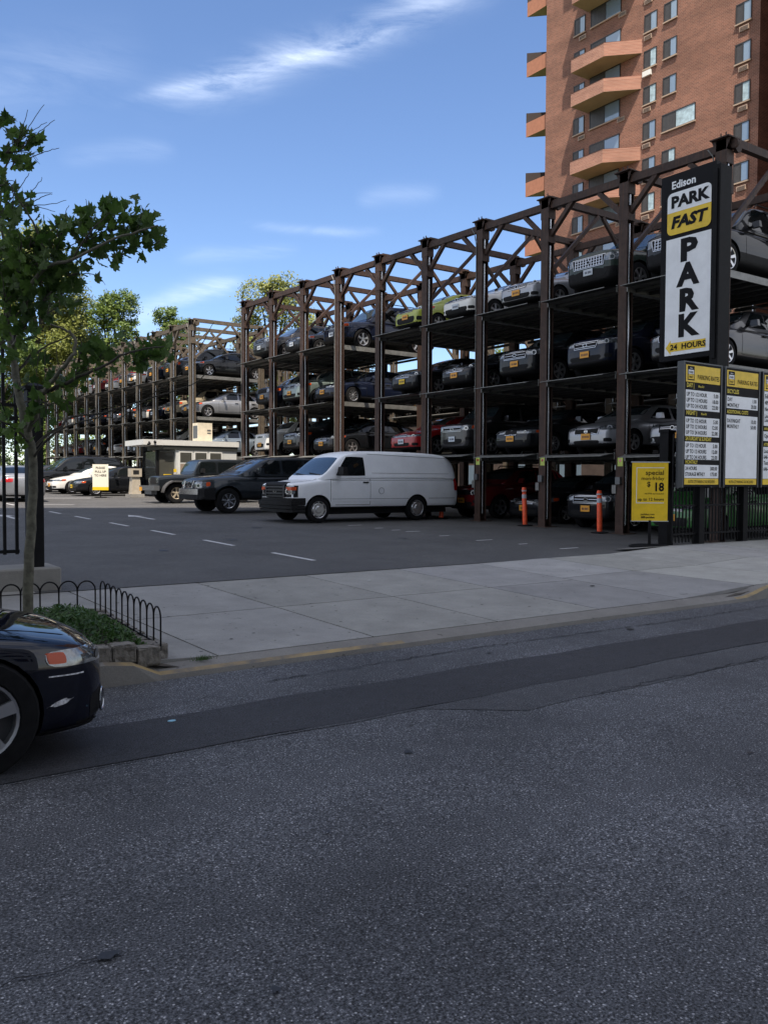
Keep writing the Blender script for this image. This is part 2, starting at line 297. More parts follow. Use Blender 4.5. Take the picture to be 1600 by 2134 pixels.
M_wfr=mat('window_frame_dark',(.03,.028,.026),.4); M_screen=mat('window_screen',(.045,.042,.04),.5,noise=.3,nscale=5); M_pane=mat('window_pane_sky',(.22,.30,.38),.05,.25,1); M_pane2=mat('window_curtain',(.42,.55,.60),.35,noise=.35,nscale=2.5); M_sill=mat('window_sill',(.40,.30,.22),.8); M_ac=mat('ac_casing',(.42,.30,.22),.6,noise=.2); M_acw=mat('white_ac',(.8,.78,.72),.5)
M_boothw=mat('booth_grey_panel',(.55,.56,.54),.5,noise=.06); M_bootht=mat('booth_fascia',(.62,.62,.59),.5,noise=.06); M_boothd=mat('booth_dark_band',(.03,.033,.03),.5); M_beige=mat('beige_metal',(.42,.37,.29),.55,noise=.15,nscale=6); M_bwin=mat('booth_window',(.07,.07,.06),.08,0,1); M_board=mat('booth_window_lower',(.26,.20,.15),.6)
M_stone=mat('granite_block',(.17,.155,.135),.9,noise=.5,nscale=16,bump=.6,bscale=25); M_soil=mat('soil',(.035,.028,.018),.95,noise=.4)
# ------------------------------------------------------------ ground
def sheet(name,xs,ys,zf,m,label_kind='structure'):
    me=D.meshes.new(name); V=[(x,y,zf(x,y)) for y in ys for x in xs]; nx=len(xs)
    Fc=[(j*nx+i,j*nx+i+1,(j+1)*nx+i+1,(j+1)*nx+i) for j in range(len(ys)-1) for i in range(nx-1)]
    me.from_pydata(V,[],Fc); me.materials.append(m); o=link(name,me); tag(o,kind=label_kind); return o
sheet('ground',[-900,-60,60,900],[-900,-40,12,100,1500],lambda x,y:-.62+(g(min(y,100)) if y>12 else 0),M_grass)
sheet('road',[-120,-20,0,5,12,30,150],[-4.8,2,4,6,7.2,7.36],lambda x,y:zg(min(y,7.2)),M_road)
sheet('far_pavement',[-120,150],[-60,-4.8],lambda x,y:-.15,M_conc)
rp=sheet('parking_lot',[-60,-10,0,8,16,30,60,75],[11.80,12,20,40,92],lambda x,y:g(y)+.0,M_lot)
# patched strips in the road
def strip(name,m,top,bot,dz):
    n=90; mb=MB(); rnd=random.Random(5)
    xs=[-14+58*i/n for i in range(n+1)]; t=[top(x)+rnd.uniform(-.035,.035) for x in xs]; b=[bot(x)+rnd.uniform(-.035,.035) for x in xs]
    for i in range(n): mb.quad([(xs[i],b[i],zg(b[i])+dz),(xs[i+1],b[i+1],zg(b[i+1])+dz),(xs[i+1],t[i+1],zg(t[i+1])+dz),(xs[i],t[i],zg(t[i])+dz)])
    o=mb.build(name,m); tag(o,kind='structure'); return o
strip('road_patch',M_patch,lambda x:6.18,lambda x:5.27,.006)
strip('road_patch',M_patch2,lambda x:5.27,lambda x:5.27-(.5 if x>4.6 else .0)-.04,.004)
# cracks: thin dark grooves
mb=MB(); rnd=random.Random(3)
def crack(pts,wd=.012,step=.07):
    P=[]
    for a,b in zip(pts,pts[1:]):
        n=max(1,int(math.dist(a,b)/step))
        for k in range(n): t=k/n; P.append((a[0]+(b[0]-a[0])*t+rnd.gauss(0,.012),a[1]+(b[1]-a[1])*t+rnd.gauss(0,.018)))
    P.append(pts[-1])
    for k in range(len(P)-1):
        (x0,y0),(x1,y1)=P[k],P[k+1]; w0=wd*rnd.uniform(.3,1.2)
        mb.quad([(x0,y0-w0/2,zg(y0)+.009),(x1,y1-w0/2,zg(y1)+.009),(x1,y1+w0/2,zg(y1)+.009),(x0,y0+w0/2,zg(y0)+.009)])
crack([(5.35,5.31),(5.45,4.9),(5.6,4.77),(8.2,4.79),(14,4.7)]); crack([(5.7,4.6),(6.1,4.1),(5.82,3.4),(6.6,2.9)],.009); crack([(3.5,6.75),(6,6.9),(9,6.8),(16,7.0)],.02); crack([(1.8,6.4),(2.9,6.5)],.008)
crack([(-6,3.2),(-2,3.3),(1.0,3.1)],.008)
mb.build('road_crack',M_dark); tag(D.objects['road_crack'],kind='structure')
mb=MB(); rnd=random.Random(51)
def blob(x,y,rx,ry,z,mi=0):
    n=18; ph=[rnd.uniform(0,6.28) for _ in range(3)]
    mb.quad([(x+rx*math.cos(t)*(1+.25*math.sin(2*t+ph[0])+.15*math.sin(5*t+ph[1])),y+ry*math.sin(t)*(1+.25*math.sin(3*t+ph[2])),z) for t in [2*math.pi*k/n for k in range(n)]],mi)
for x,y,s_ in ((.95,3.1,.035),(1.35,2.55,.02),(2.2,3.6,.015),(3.3,4.4,.03),(6.0,6.6,.03),(5.1,3.1,.02),(2.6,4.6,.012),(8.4,6.7,.06),(9.6,4.2,.04)): blob(x,y,s_,s_*.8,zg(y)+.011)
for x,y,a,b_ in ((8.5,18.2,.5,.35),(10.8,21.5,.4,.5),(12.4,16.8,.35,.3),(6.2,16.5,.3,.4),(13.5,24.6,.5,.3),(9.5,24,.3,.3)): blob(x,y,a*.35,b_*.35,g(y)+.005)
tag(mb.build('road_stain',mat('oil_stain',(.022,.022,.024),.55,noise=.4,nscale=9)),kind='structure')
# sidewalk slabs
me=D.meshes.new('sidewalk'); V=[];Fc=[];Cc=[]
def slab(x0,x1,y0,y1,sk=.0,tone=1):
    gp=.012; i=len(V); 
    for (x,y) in ((x0+gp,y0+gp),(x1-gp,y0+gp),(x1-gp,y1-gp),(x0+gp,y1-gp)):
        V.append((x-.07*(y-7.5),y,zg(y)+rise(x,y)))
    for (x,y) in ((x0+gp,y0+gp),(x1-gp,y0+gp),(x1-gp,y1-gp),(x0+gp,y1-gp)):
        V.append((x-.07*(y-7.5),y,zg(y)+rise(x,y)-.05))
    for f in ((0,1,2,3),(0,4,5,1),(1,5,6,2),(2,6,7,3),(3,7,4,0)): Fc.append(tuple(i+k for k in f)); Cc.append(tone)
def sm(t): t=max(0,min(1,t)); return t*t*(3-2*t)
def rise(x,y): return .09*(1 if x>20 else max(sm((x-11.6)/1.2),sm((2.9-x)/.5)))*(1 if x>16 else sm((10.2-y)/2.6)*.85+.15 if x>11 else sm((10.2-y)/2.6))
rnd=random.Random(11)
xs=[-60]+[-58+1.9*k for k in range(0,80)]; xs=[3.42+1.83*k for k in range(-34,60)]
def split(a,b,n): return [(a+(b-a)*k/n,a+(b-a)*(k+1)/n) for k in range(n)]
for k,x in enumerate(xs[:-1]):
    x1=xs[k+1]
    t1=1+rnd.uniform(-.1,.08); t2=1+rnd.uniform(-.08,.1); blu=rnd.uniform(-.03,.05)
    if 12.4<x<14.5: t1=1.28
    if x>14.5: t1*=1.12; t2*=1.12
    if x>9: t1*=1.08; t2*=1.14
    slab(x,x1,7.62,9.62 if x<9 else 9.85,0,(t1,t1,t1*(1+blu))); slab(x,x1,9.62 if x<9 else 9.85,11.83,0,(t2,t2,t2*(1+blu)))
me.from_pydata(V,[],Fc); me.materials.append(M_walk)
ca=me.color_attributes.new('tone','FLOAT_COLOR','CORNER'); buf=[]
for p,c in zip(me.polygons,Cc): buf+= [*c,1]*4
ca.data.foreach_set('color',buf)
tag(link('sidewalk',me),kind='structure')
sheet('sidewalk_bed',[x for x in [-60,-10]+[1+.5*k for k in range(50)]+[60,150]],[7.5,8,9,10.2,12.0],lambda x,y:zg(y)+rise(x,y)-.03,M_joint)
mb=MB(); rnd=random.Random(5)
for k in range(150):
    x=rnd.uniform(3,22); y=rnd.uniform(7.8,11.7); s_=rnd.choice([.008,.012,.015,.02,.012]); z=zg(y)+rise(x,y)+.004
    mb.quad([(x+s_*math.cos(t)*rnd.uniform(.8,1.2),y+s_*math.sin(t)*rnd.uniform(.8,1.2),z) for t in [math.pi*j/4 for j in range(8)]])
tag(mb.build('pavement_spot',mat('gum_spot',(.045,.043,.042),.9)),kind='structure')
# strip of pavement in front of fence on the right
mb=MB()
for k in range(28):
    a,b=14.9+1.83*k,14.9+1.83*(k+1)-.012; mb.quad([(a,11.84,zg(11.84)+rise(17,11.84)),(b,11.84,zg(11.84)+rise(17,11.84)),(b,12.35,.035),(a,12.35,.035)])
mb.quad([(-60,11.84,zg(11.84)+.01),(2.7,11.84,zg(11.84)+.01),(2.7,12.2,.03),(-60,12.2,.03)])
tag(mb.build('sidewalk_edge',M_conc),kind='structure')
# curb with lowered run and painted lip
mb=MB(); seg=[-60,-20,-5]+[0+.25*k for k in range(0,81)]+[25,40,60,150]
for a,b in zip(seg,seg[1:]):
    def c(x):
        h=max(sm((2.75-x)/.35),sm((x-11.9)/.9)); z0=zg(7.5); return z0+.09*h,z0-.055+.145*h
    (ia,oa),(ib,ob)=c(a),c(b)
    mb.quad([(a,7.62,ia),(b,7.62,ib),(b,7.46,ob+.02),(a,7.46,oa+.02)])
    mb.quad([(a,7.46,oa+.02),(b,7.46,ob+.02),(b,7.39,ob),(a,7.39,oa)],1 if (2.2<a<5.4 or 11.6<a<13.2) else 0)
    mb.quad([(a,7.39,oa),(b,7.39,ob),(b,7.36,-.34),(a,7.36,-.34)],0)
tag(mb.build('kerb',[M_curb,M_ypaint]),kind='structure')
# lane markings
mb=MB()
def mark(pts): mb.quad([(x,y,g(y)+.006) for x,y in pts])
for y0,y1 in ((13.55,15.15),(16.85,18.4),(20.1,21.65),(23.35,24.9),(26.7,28.3),(29.9,31.3),(33.1,34.6),(36.3,37.8)):
    xo=7.98-.02*(y0-13); mark([(xo-.05,y0),(xo+.06,y0),(xo+.04,y1),(xo-.07,y1)])
for ax,ay in ((9.45,27.4),(5.75,28.9)):
    mark([(ax-.07,ay-1.5),(ax+.07,ay-1.5),(ax+.07,ay+.1),(ax-.07,ay+.1)]); mark([(ax-.28,ay+.1),(ax+.28,ay+.1),(ax,ay+1.0)])
for x,y,w_ in ((13.91,19.16,.3),(14.03,18.54,.5),(13.9,17.02,.35),(13.98,15.57,.55),(14.11,14.37,.3),(14.3,13.11,.6),(13.9,21.23,.5),(13.9,19.96,.3)):
    mark([(x-w_/2,y-.05),(x+w_/2,y-.02),(x+w_/2,y+.05),(x-w_/2,y+.04)])
mark([(8.4,36.4),(9.8,36.1),(9.8,36.25),(8.4,36.55)]); mark([(9.9,43),(12.4,42.6),(12.4,42.9),(9.9,43.2)])
tag(mb.build('lane_marking',M_white),kind='structure')
# concrete apron line along the front of rack
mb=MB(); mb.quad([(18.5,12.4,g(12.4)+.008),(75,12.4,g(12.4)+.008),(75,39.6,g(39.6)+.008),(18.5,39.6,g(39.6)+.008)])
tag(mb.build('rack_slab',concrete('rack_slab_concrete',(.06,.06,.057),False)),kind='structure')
# ------------------------------------------------------------ vehicles (nose towards -X, near side -Y)
PAINT={}
def paint(c):
    if c not in PAINT:
        cols={'black':(.008,.009,.011),'navy':(.006,.009,.022),'darkgrey':(.035,.037,.042),'silver':(.30,.31,.33),'white':(.72,.71,.67),'red':(.33,.012,.015),'yellowgreen':(.36,.40,.05),'green':(.03,.16,.03),'greygreen':(.20,.25,.24),'darkgreen':(.025,.04,.032),'blue':(.02,.05,.16),'vanwhite':(.78,.80,.83),'gunmetal':(.022,.027,.032),'bluegrey':(.22,.27,.32),'tan':(.36,.31,.22),'charcoal':(.035,.034,.037),'maroon':(.12,.01,.012)}
        met=.55 if c in('silver','greygreen','bluegrey','charcoal','darkgrey','gunmetal') else 0
        PAINT[c]=mat('paint_'+c,cols[c],.34 if c!='vanwhite' else .42,met,.05 if c in('black','navy','gunmetal','darkgreen','maroon') else .35,coat=.7 if c!='vanwhite' else .3,noise=.06,nscale=1.5)
    return PAINT[c]
class Car: pass
def interp(tab,x):
    xs=[a[0] for a in tab]; return [float(np.interp(x,xs,[a[k] for a in tab])) for k in range(1,len(tab[0]))]
def patch(bvh,P,d,nu,nv,off,mbx,m=0,skirt=.012,rnd_=0):
    d=Vector(d).normalized(); P=[Vector(p) for p in P]; rows=[]
    for j in range(nv+1):
        v=j/nv; row=[]
        for i in range(nu+1):
            u=i/nu; uu,vv=u,v
            if rnd_:   # pull corners in for rounded outline
                k=rnd_; cu=abs(2*u-1); cv=abs(2*v-1); f=1-k*(cu*cv)**3; uu=.5+(u-.5)*f; vv=.5+(v-.5)*f
            p=(P[0]*(1-uu)+P[1]*uu)*(1-vv)+(P[3]*(1-uu)+P[2]*uu)*vv
            h=bvh.ray_cast(p-d*1.5,d,4)
            q=h[0]-d*off if h[0] is not None else None
            row.append(q if q is not None else p)
        rows.append(row)
    b=len(mbx.v)
    for r in rows:
        for q in r: mbx.v.append(tuple(q))
    n=nu+1
    for j in range(nv):
        for i in range(nu): mbx.f.append((b+j*n+i,b+j*n+i+1,b+(j+1)*n+i+1,b+(j+1)*n+i)); mbx.m.append(m)
    ring=[(0,i) for i in range(n)]+[(j,nu) for j in range(1,nv+1)]+[(nv,i) for i in range(nu-1,-1,-1)]+[(j,0) for j in range(nv-1,0,-1)]
    b2=len(mbx.v)
    for j,i in ring: q=rows[j][i]+d*(skirt+off); mbx.v.append(tuple(q))
    for k in range(len(ring)):
        j,i=ring[k]; j2,i2=ring[(k+1)%len(ring)]
        mbx.f.append((b+j*n+i,b+j2*n+i2,b2+(k+1)%len(ring),b2+k)); mbx.m.append(m)
def ring_mesh(stations,name):
    mb=MB(); n=len(stations[0])
    for st in stations: mb.v+= st
    for k in range(len(stations)-1):
        for j in range(n): mb.f.append((k*n+j,k*n+(j+1)%n,(k+1)*n+(j+1)%n,(k+1)*n+j)); mb.m.append(0)
    mb.f.append(tuple(range(n))[::-1]); mb.m.append(0); mb.f.append(tuple((len(stations)-1)*n+j for j in range(n))); mb.m.append(0)
    me=D.meshes.new(name); me.from_pydata(mb.v,[],mb.f); bm=bmesh.new(); bm.from_mesh(me); bmesh.ops.recalc_face_normals(bm,faces=bm.faces); bm.to_mesh(me); bm.free(); return me
def apply_mods(o):
    bpy.context.view_layer.update(); dg=bpy.context.evaluated_depsgraph_get(); me=D.meshes.new_from_object(o.evaluated_get(dg)); return me
def mirror_ring(half): return half+[(x,-y,z) for x,y,z in reversed(half) if abs(y)>1e-6]
def wheel_meshes(Rw,Wt,Rr,style,rimmat):
    t=MB().lathe([(Rr*.98,-Wt/2+.012),(Rr+.012,-Wt/2),(Rw*.955,-Wt/2+.01),(Rw,-Wt/2+.035),(Rw,Wt/2-.035),(Rw*.955,Wt/2-.01),(Rr+.012,Wt/2),(Rr*.98,Wt/2-.012)],28,'Y').mesh('wheel',[M_rub],40)
    r=MB(); r.lathe([(Rr,-Wt/2+.004),(Rr*.93,-Wt/2+.012),(Rr*.9,-Wt/2+.06),(.01,-Wt/2+.07)],28,'Y',ms=[0,0,1])
    def spoke(a,w0,w1,r0,r1,y0,y1):
        c,s_=math.cos(a),math.sin(a)
        def P(r_,w_,y): return (r_*c-w_*s_,y,r_*s_+w_*c)
        r.quad([P(r0,-w0,y0),P(r1,-w1,y1),P(r1,w1,y1),P(r0,w0,y0)])
        r.quad([P(r0,-w0,y0+.03),P(r1,-w1,y1+.03),P(r1,-w1,y1),P(r0,-w0,y0)]); r.quad([P(r0,w0,y0),P(r1,w1,y1),P(r1,w1,y1+.03),P(r0,w0,y0+.03)])
    f=-Wt/2
    if style=='steel':
        r.lathe([(.001,f-.012),(Rr*.35,f-.012),(Rr*.45,f+.01),(Rr*.72,f+.008),(Rr*.8,f+.03)],28,'Y')
        for k in range(8): spoke(k*math.pi/4,Rr*.06,Rr*.09,Rr*.6,Rr*.95,f+.008,f+.006)
    else:
        n={'5':5,'6':6,'7':7,'10':10,'multi':16}[style]; w_={'5':.15,'6':.13,'7':.11,'10':.06,'multi':.035}[style]
        for k in range(n): spoke(2*math.pi*k/n+.3,Rr*w_*.8,Rr*w_*1.15,Rr*.15,Rr*.97,f+.018,f+.010)
        r.lathe([(.001,f+.006),(Rr*.16,f+.008),(Rr*.22,f+.03)],16,'Y')
    return t, r.mesh('rim',[rimmat,M_alloyb],35)
def make_car(T,color,loc=(0,0,0),rz=0):
    """T: dict of the body shape. Returns root empty"""
    Lh=T['L']/2; Wh=T['W']/2; H=T['H']
    R_=T.get('R',.335); wx0=-Lh+T['fo']; wx1=wx0+T['wb']
    zb=T.get('zb',.2); box=T.get('box',0)
    top=T['top']    # (x from nose, z)
    plan=T.get('plan',[(0,.66),(.07,.77),(.2,.87),(.45,.95),(1.0,1.0),(T['L']-1.0,1.0),(T['L']-.35,.95),(T['L']-.08,.87),(T['L'],.78)])
    sts=sorted(set([0,.04,.12,.28,.5,.8,1.15,1.6,2.2,2.9,T['L']-1.3,T['L']-.9,T['L']-.5,T['L']-.22,T['L']-.06,T['L']]+[a[0] for a in top]))
    st=[]
    for x in sts:
        zt=interp(top,x)[0]; wd=Wh*interp(plan,x)[0]; b=zb+(.10 if x in(0,T['L']) else .03 if x<.1 or x>T['L']-.1 else 0)
        if x==0: zt-= .10*(1-box)
        if x==T['L']: zt-=.06
        h=zt-b; k=.985 if box else .955
        half=[(x-Lh,0,b),(x-Lh,wd*.72,b),(x-Lh,wd*.955,b+.025),(x-Lh,wd*.985,b+h*.22),(x-Lh,wd,b+h*.50),(x-Lh,wd*(.995 if box else .985),b+h*.78),(x-Lh,wd*k,b+h*.93),(x-Lh,wd*(.93 if box else .86),zt-.012),(x-Lh,wd*.5,zt+(.012 if box else .03)),(x-Lh,0,zt+(.018 if box else .045))]
        st.append(mirror_ring(half))
    me=ring_mesh(st,'body'); me.materials.append(paint(color)); me.materials.append(M_blackm)
    o=D.objects.new('b',me); COL.objects.link(o); sb=o.modifiers.new('s','SUBSURF'); sb.levels=2; sb.render_levels=2
    cut=MB(); Ra=R_*T.get('arch',1.14)
    for wx in (wx0,wx1):
        for s_ in (-1,1):
            n=28; y0,y1=s_*(Wh+.3),s_*(Wh-T.get('wd',.34)); i=len(cut.v)
            for yy in (y0,y1):
                for k in range(n): a=2*math.pi*k/n; cut.v.append((wx+Ra*math.cos(a),yy,R_+Ra*math.sin(a)*T.get('archy',1)))
            for k in range(n): cut.f.append((i+k,i+(k+1)%n,i+n+(k+1)%n,i+n+k)); cut.m.append(1)
            cut.f.append(tuple(i+k for k in range(n))[::-1]); cut.f.append(tuple(i+n+k for k in range(n))); cut.m+=[1,1]
    cm=cut.mesh('cut',[paint(color),M_blackm]); c=D.objects.new('c',cm); COL.objects.link(c)
    bo=o.modifiers.new('b','BOOLEAN'); bo.operation='DIFFERENCE'; bo.object=c; bo.solver='EXACT'; bo.use_self=True
    me2=apply_mods(o); D.objects.remove(o); D.objects.remove(c)
    # cabin
    parts=[me2]; cab=T.get('cab')
    if cab:
        wb_,wt_=cab['wb']*Wh,cab['wt']*Wh; st=[]
        for x,z in cab['prof']:
            bz=interp(top,x)[0]-.06; zz=max(z,bz+.05); wy=wb_-(wb_-wt_)*((zz-bz)/(H-bz)); e=.93 if x in (cab['prof'][0][0],cab['prof'][-1][0]) else 1
            wy*=e; hh=zz-bz
            half=[(x-Lh,0,bz),(x-Lh,wb_*e,bz),(x-Lh,wb_*e*.995,bz+.03),(x-Lh,wb_*e-(wb_*e-wy)*.55,bz+hh*.5),(x-Lh,wy*1.005,bz+hh*.86),(x-Lh,wy*.95,bz+hh*.97),(x-Lh,wy*.55,zz),(x-Lh,0,zz+.015)]
            st.append(mirror_ring(half))
        m3=ring_mesh(st,'cab'); o=D.objects.new('b',m3); COL.objects.link(o); sb=o.modifiers.new('s','SUBSURF'); sb.levels=2; sb.render_levels=2
        parts.append(apply_mods(o)); D.objects.remove(o)
    bm=bmesh.new()
    for k,p in enumerate(parts):
        bm.from_mesh(p)
    # cladding
    clad=T.get('clad',0)
    bm.faces.ensure_lookup_table()
    for f in bm.faces:
        c_=f.calc_center_median()
        if c_.z<zb+.07 or (clad and c_.z<zb+clad): f.material_index=1
        f.smooth=True
    bvh=BVHTree.FromBMesh(bm)
    extra=MB(); 
    W_=Wh
    # seams on the hood and doors as dark lines just proud of the paint
    def seam(a,b,d,wd=.010):
        a=Vector(a); b=Vector(b); d=Vector(d); t=(b-a).normalized(); n_=t.cross(d).normalized()*wd/2
        patch(bvh,[a-n_,b-n_,b+n_,a+n_],d,8,1,.003,extra,1,.002)
    zh=interp(top,.5)[0]; xcowl=cab['prof'][0][0] if cab else 1.2
    for s_ in (-1,1):
        seam((-Lh+.16,s_*W_*.62,1.5),(-Lh+xcowl+.08,s_*W_*.80,1.5),(0,0,-1))
    root=empty(T['name'],loc,rz)
    def P_(name,mbx,mats,parent=root,sm=45):
        if not mbx.v: return None
        return mbx.build(name,mats,parent,None,sm)
    body=D.meshes.new('body')
    # doors
    doors=T.get('doors',[]); dz0=zb+.14
    for s_ in (-1,1):
        for (x0,x1) in doors:
            for xx in (x0,x1): seam((xx-Lh,s_*2,dz0),(xx-Lh,s_*2,interp(top,xx)[0]-.03),(0,-s_,0))
            seam((x0-Lh,s_*2,dz0),(x1-Lh,s_*2,dz0),(0,-s_,0))
        if T.get('rub'): 
            mbx=MB(); patch(bvh,[(wx0+R_*1.3,s_*2,T['rub']),(wx1-R_*1.3,s_*2,T['rub']),(wx1-R_*1.3,s_*2,T['rub']+.045),(wx0+R_*1.3,s_*2,T['rub']+.045)],(0,-s_,0),16,1,.012,mbx,0); P_('side_moulding',mbx,[paint(color) if not T.get('rubd') else M_blackm])
    eb=D.meshes.new('x'); eb.from_pydata(extra.v,[],extra.f); eb.polygons.foreach_set('material_index',extra.m); bm.from_mesh(eb)
    bm.to_mesh(body); bm.free(); body.materials.append(paint(color)); body.materials.append(M_blackm); body.set_sharp_from_angle(angle=math.radians(38))
    bo=link('body',body,root); bo.material_slots[0].link='OBJECT'; bo.material_slots[0].material=paint(color)
    # glass
    if cab:
        pr=cab['prof']; wsb,wst=cab['ws']; rsb,rst=cab['rs']; belt=cab['belt']
        dv=Vector(((wst[0]-wsb[0]),0,(wst[1]-wsb[1]))); nrm=Vector((dv.z,0,-dv.x)).normalized()
        a=Vector((wsb[0]-Lh,0,wsb[1])); b=Vector((wst[0]-Lh,0,wst[1])); wb_,wt_=cab['wb']*Wh*.93,cab['wt']*Wh*.93
        mbx=MB(); patch(bvh,[(a.x,-wb_,a.z),(a.x,wb_,a.z),(b.x,wt_,b.z),(b.x,-wt_,b.z)],nrm,10,8,.006,mbx,0,rnd_=.06); P_('windshield',mbx,[M_glassw])
        a=Vector((rsb[0]-Lh,0,rsb[1])); b=Vector((rst[0]-Lh,0,rst[1])); dv=b-a; nrm=Vector((dv.z,0,-dv.x)).normalized(); nrm=nrm if nrm.x<0 else -nrm
        mbx=MB(); patch(bvh,[(a.x,-wb_*.92,a.z),(a.x,wb_*.92,a.z),(b.x,wt_*.9,b.z),(b.x,-wt_*.9,b.z)],nrm,8,6,.006,mbx,0,rnd_=.06); P_('rear_window',mbx,[M_glass])
        for s_ in (-1,1):
            for (xb0,xt0,xt1,xb1) in cab['side']:
                mbx=MB(); zt_=H-cab.get('dt',.10)
                patch(bvh,[(xb0-Lh,s_*2,belt),(xb1-Lh,s_*2,belt+cab.get('rise',.02)),(xt1-Lh,s_*2,zt_-.01),(xt0-Lh,s_*2,zt_)],(0,-s_,0),8,5,.006,mbx,0,rnd_=.03); P_('side_window',mbx,[M_glass])
    if T.get('plainside'): pass
    # wheels
    tm,rm=wheel_meshes(R_,T.get('tw',.215),R_*T.get('rr',.66),T.get('rim','5'),T.get('rimmat',M_alloy))
    for wx in (wx0,wx1):
        for s_ in (-1,1):
            wo=link('wheel',tm,root,(wx,s_*(Wh-T.get('tw',.215)/2-.015),R_)); 
            if s_>0: wo.rotation_euler=(0,0,math.pi)
            link('rim',rm,wo)
    # front lights
    hz0,hz1,hy0,hy1,sweep=T['hl']   # z range, y range as fraction of half width, sweep back
    for s_ in (-1,1):
        mbx=MB(); d=(.8,-.55*s_,0) if sweep else (1,0,0)
        P=[(-Lh-.1,s_*hy0*Wh,hz0),(-Lh+sweep-.1,s_*hy1*Wh,hz0+T.get('hlr',.03)),(-Lh+sweep-.1,s_*hy1*Wh,hz1+T.get('hlr',.03)*.8),(-Lh-.1,s_*hy0*Wh,hz1-T.get('hlt',.04))]
        patch(bvh,P,d,10,5,.008,mbx,0,rnd_=.12); h=P_('headlight',mbx,[M_lens])
        if T.get('amber',1):
            f=T.get('af',.80); Pv=[Vector(p) for p in P]; q0=Pv[0].lerp(Pv[1],f); q3=Pv[3].lerp(Pv[2],f)
            mbx=MB(); patch(bvh,[q0.lerp(q3,.2),Pv[1].lerp(Pv[2],.25).lerp(q0,.05),Pv[2].lerp(Pv[1],.12).lerp(q3,.05),q3.lerp(q0,.12)],d,4,3,.013,mbx,0,rnd_=.1)
            P_('turn_signal',mbx,[M_amber],h)
        mbx=MB(); c0=Vector(P[0]).lerp(Vector(P[2]),.38)
        for r0,m_ in ((.075,0),(.05,1)):
            hit=bvh.ray_cast(c0-Vector(d)*1.5,Vector(d).normalized(),4)
            if hit[0]:
                q=hit[0]-Vector(d).normalized()*(.012+(.004 if m_ else 0)); rad=min(r0,(hz1-hz0)*.42*(1 if not m_ else .65)); t_=Vector((-d[1],d[0],0)).normalized(); 
                mbx.quad([q+t_*rad*math.cos(k*math.pi/8)+Vector((0,0,1))*rad*math.sin(k*math.pi/8) for k in range(16)],m_)
        P_('lamp_reflector',mbx,[M_chrome,M_glassw],h)
        # fog lamp
        if T.get('fog'):
            fy,fz,fw,fh=T['fog']; mbx=MB(); patch(bvh,[(-Lh,s_*(fy-fw)*Wh,fz-fh),(-Lh+.1,s_*(fy+fw)*Wh,fz-fh),(-Lh+.1,s_*(fy+fw)*Wh,fz+fh),(-Lh,s_*(fy-fw)*Wh,fz+fh)],(1,-.25*s_,0),4,3,.006,mbx,0,rnd_=.15); P_('fog_lamp',mbx,[T.get('fogm',M_blackm)])
    # grille
    gz0,gz1,gw0,gw1,style=T['gr']
    mbx=MB(); patch(bvh,[(-Lh,-gw0*Wh,gz0),(-Lh,gw0*Wh,gz0),(-Lh,gw1*Wh,gz1),(-Lh,-gw1*Wh,gz1)],(1,0,0),10,4,.008,mbx,0,rnd_=.08)
    def gpatch(y0,y1,z0,z1,m_,off=.016,n=8): patch(bvh,[(-Lh,y0*Wh,z0),(-Lh,y1*Wh,z0),(-Lh,y1*Wh,z1),(-Lh,y0*Wh,z1)],(1,0,0),n,1,off,mbx,m_,.01)
    t_=.013
    if style[0]=='h':
        n=int(style[1]); 
        for k in range(n+(1 if 'o' in style else 0)):
            z=gz0+(gz1-gz0)*(k+.5)/n if 'o' not in style else gz0+(gz1-gz0)*k/n
            gpatch(-gw0*.95,gw0*.95,z-t_/2,z+t_/2,1)
    if style[0]=='v' or 'g' in style:
        n=int(style[1:3]) if style[0]=='v' else 11
        for k in range(n):
            y=-gw0+2*gw0*(k+.5)/n; gpatch(y-.012,y+.012,gz0+.02,gz1-.02,1,n=1)
    if style[0]=='k':
        for s_ in (-1,1):
            gpatch(s_*.02,s_*.26,gz0+.0,gz0+.014,1); gpatch(s_*.02,s_*.26,gz1-.014,gz1,1); gpatch(s_*.02,s_*.04,gz0,gz1,1,n=1); gpatch(s_*.24,s_*.26,gz0,gz1,1,n=1)
    if style[0]=='s':
        for k in range(7): y=(-.36+.12*k); gpatch(y-.035,y+.035,gz0+.02,gz1-.02,2,n=1)
    if 'f' in style or style[0]=='h' or style[0]=='d':
        gpatch(-gw0,gw0,gz0-.004,gz0+.010,1,.018); gpatch(-gw1,gw1,gz1-.014,gz1+.002,1,.018)
        for s_ in (-1,1): patch(bvh,[(-Lh,s_*gw0*Wh-.007,gz0),(-Lh,s_*gw0*Wh+.007,gz0),(-Lh,s_*gw1*Wh+.007,gz1),(-Lh,s_*gw1*Wh-.007,gz1)],(1,0,0),1,4,.018,mbx,1,.01)
    if style[0]=='d': patch(bvh,[(-Lh,-gw0*Wh,gz0),(-Lh,-gw0*Wh+.04,gz0),(-Lh,gw1*Wh,gz1),(-Lh,gw1*Wh-.04,gz1)],(1,0,0),8,1,.02,mbx,1,.01)
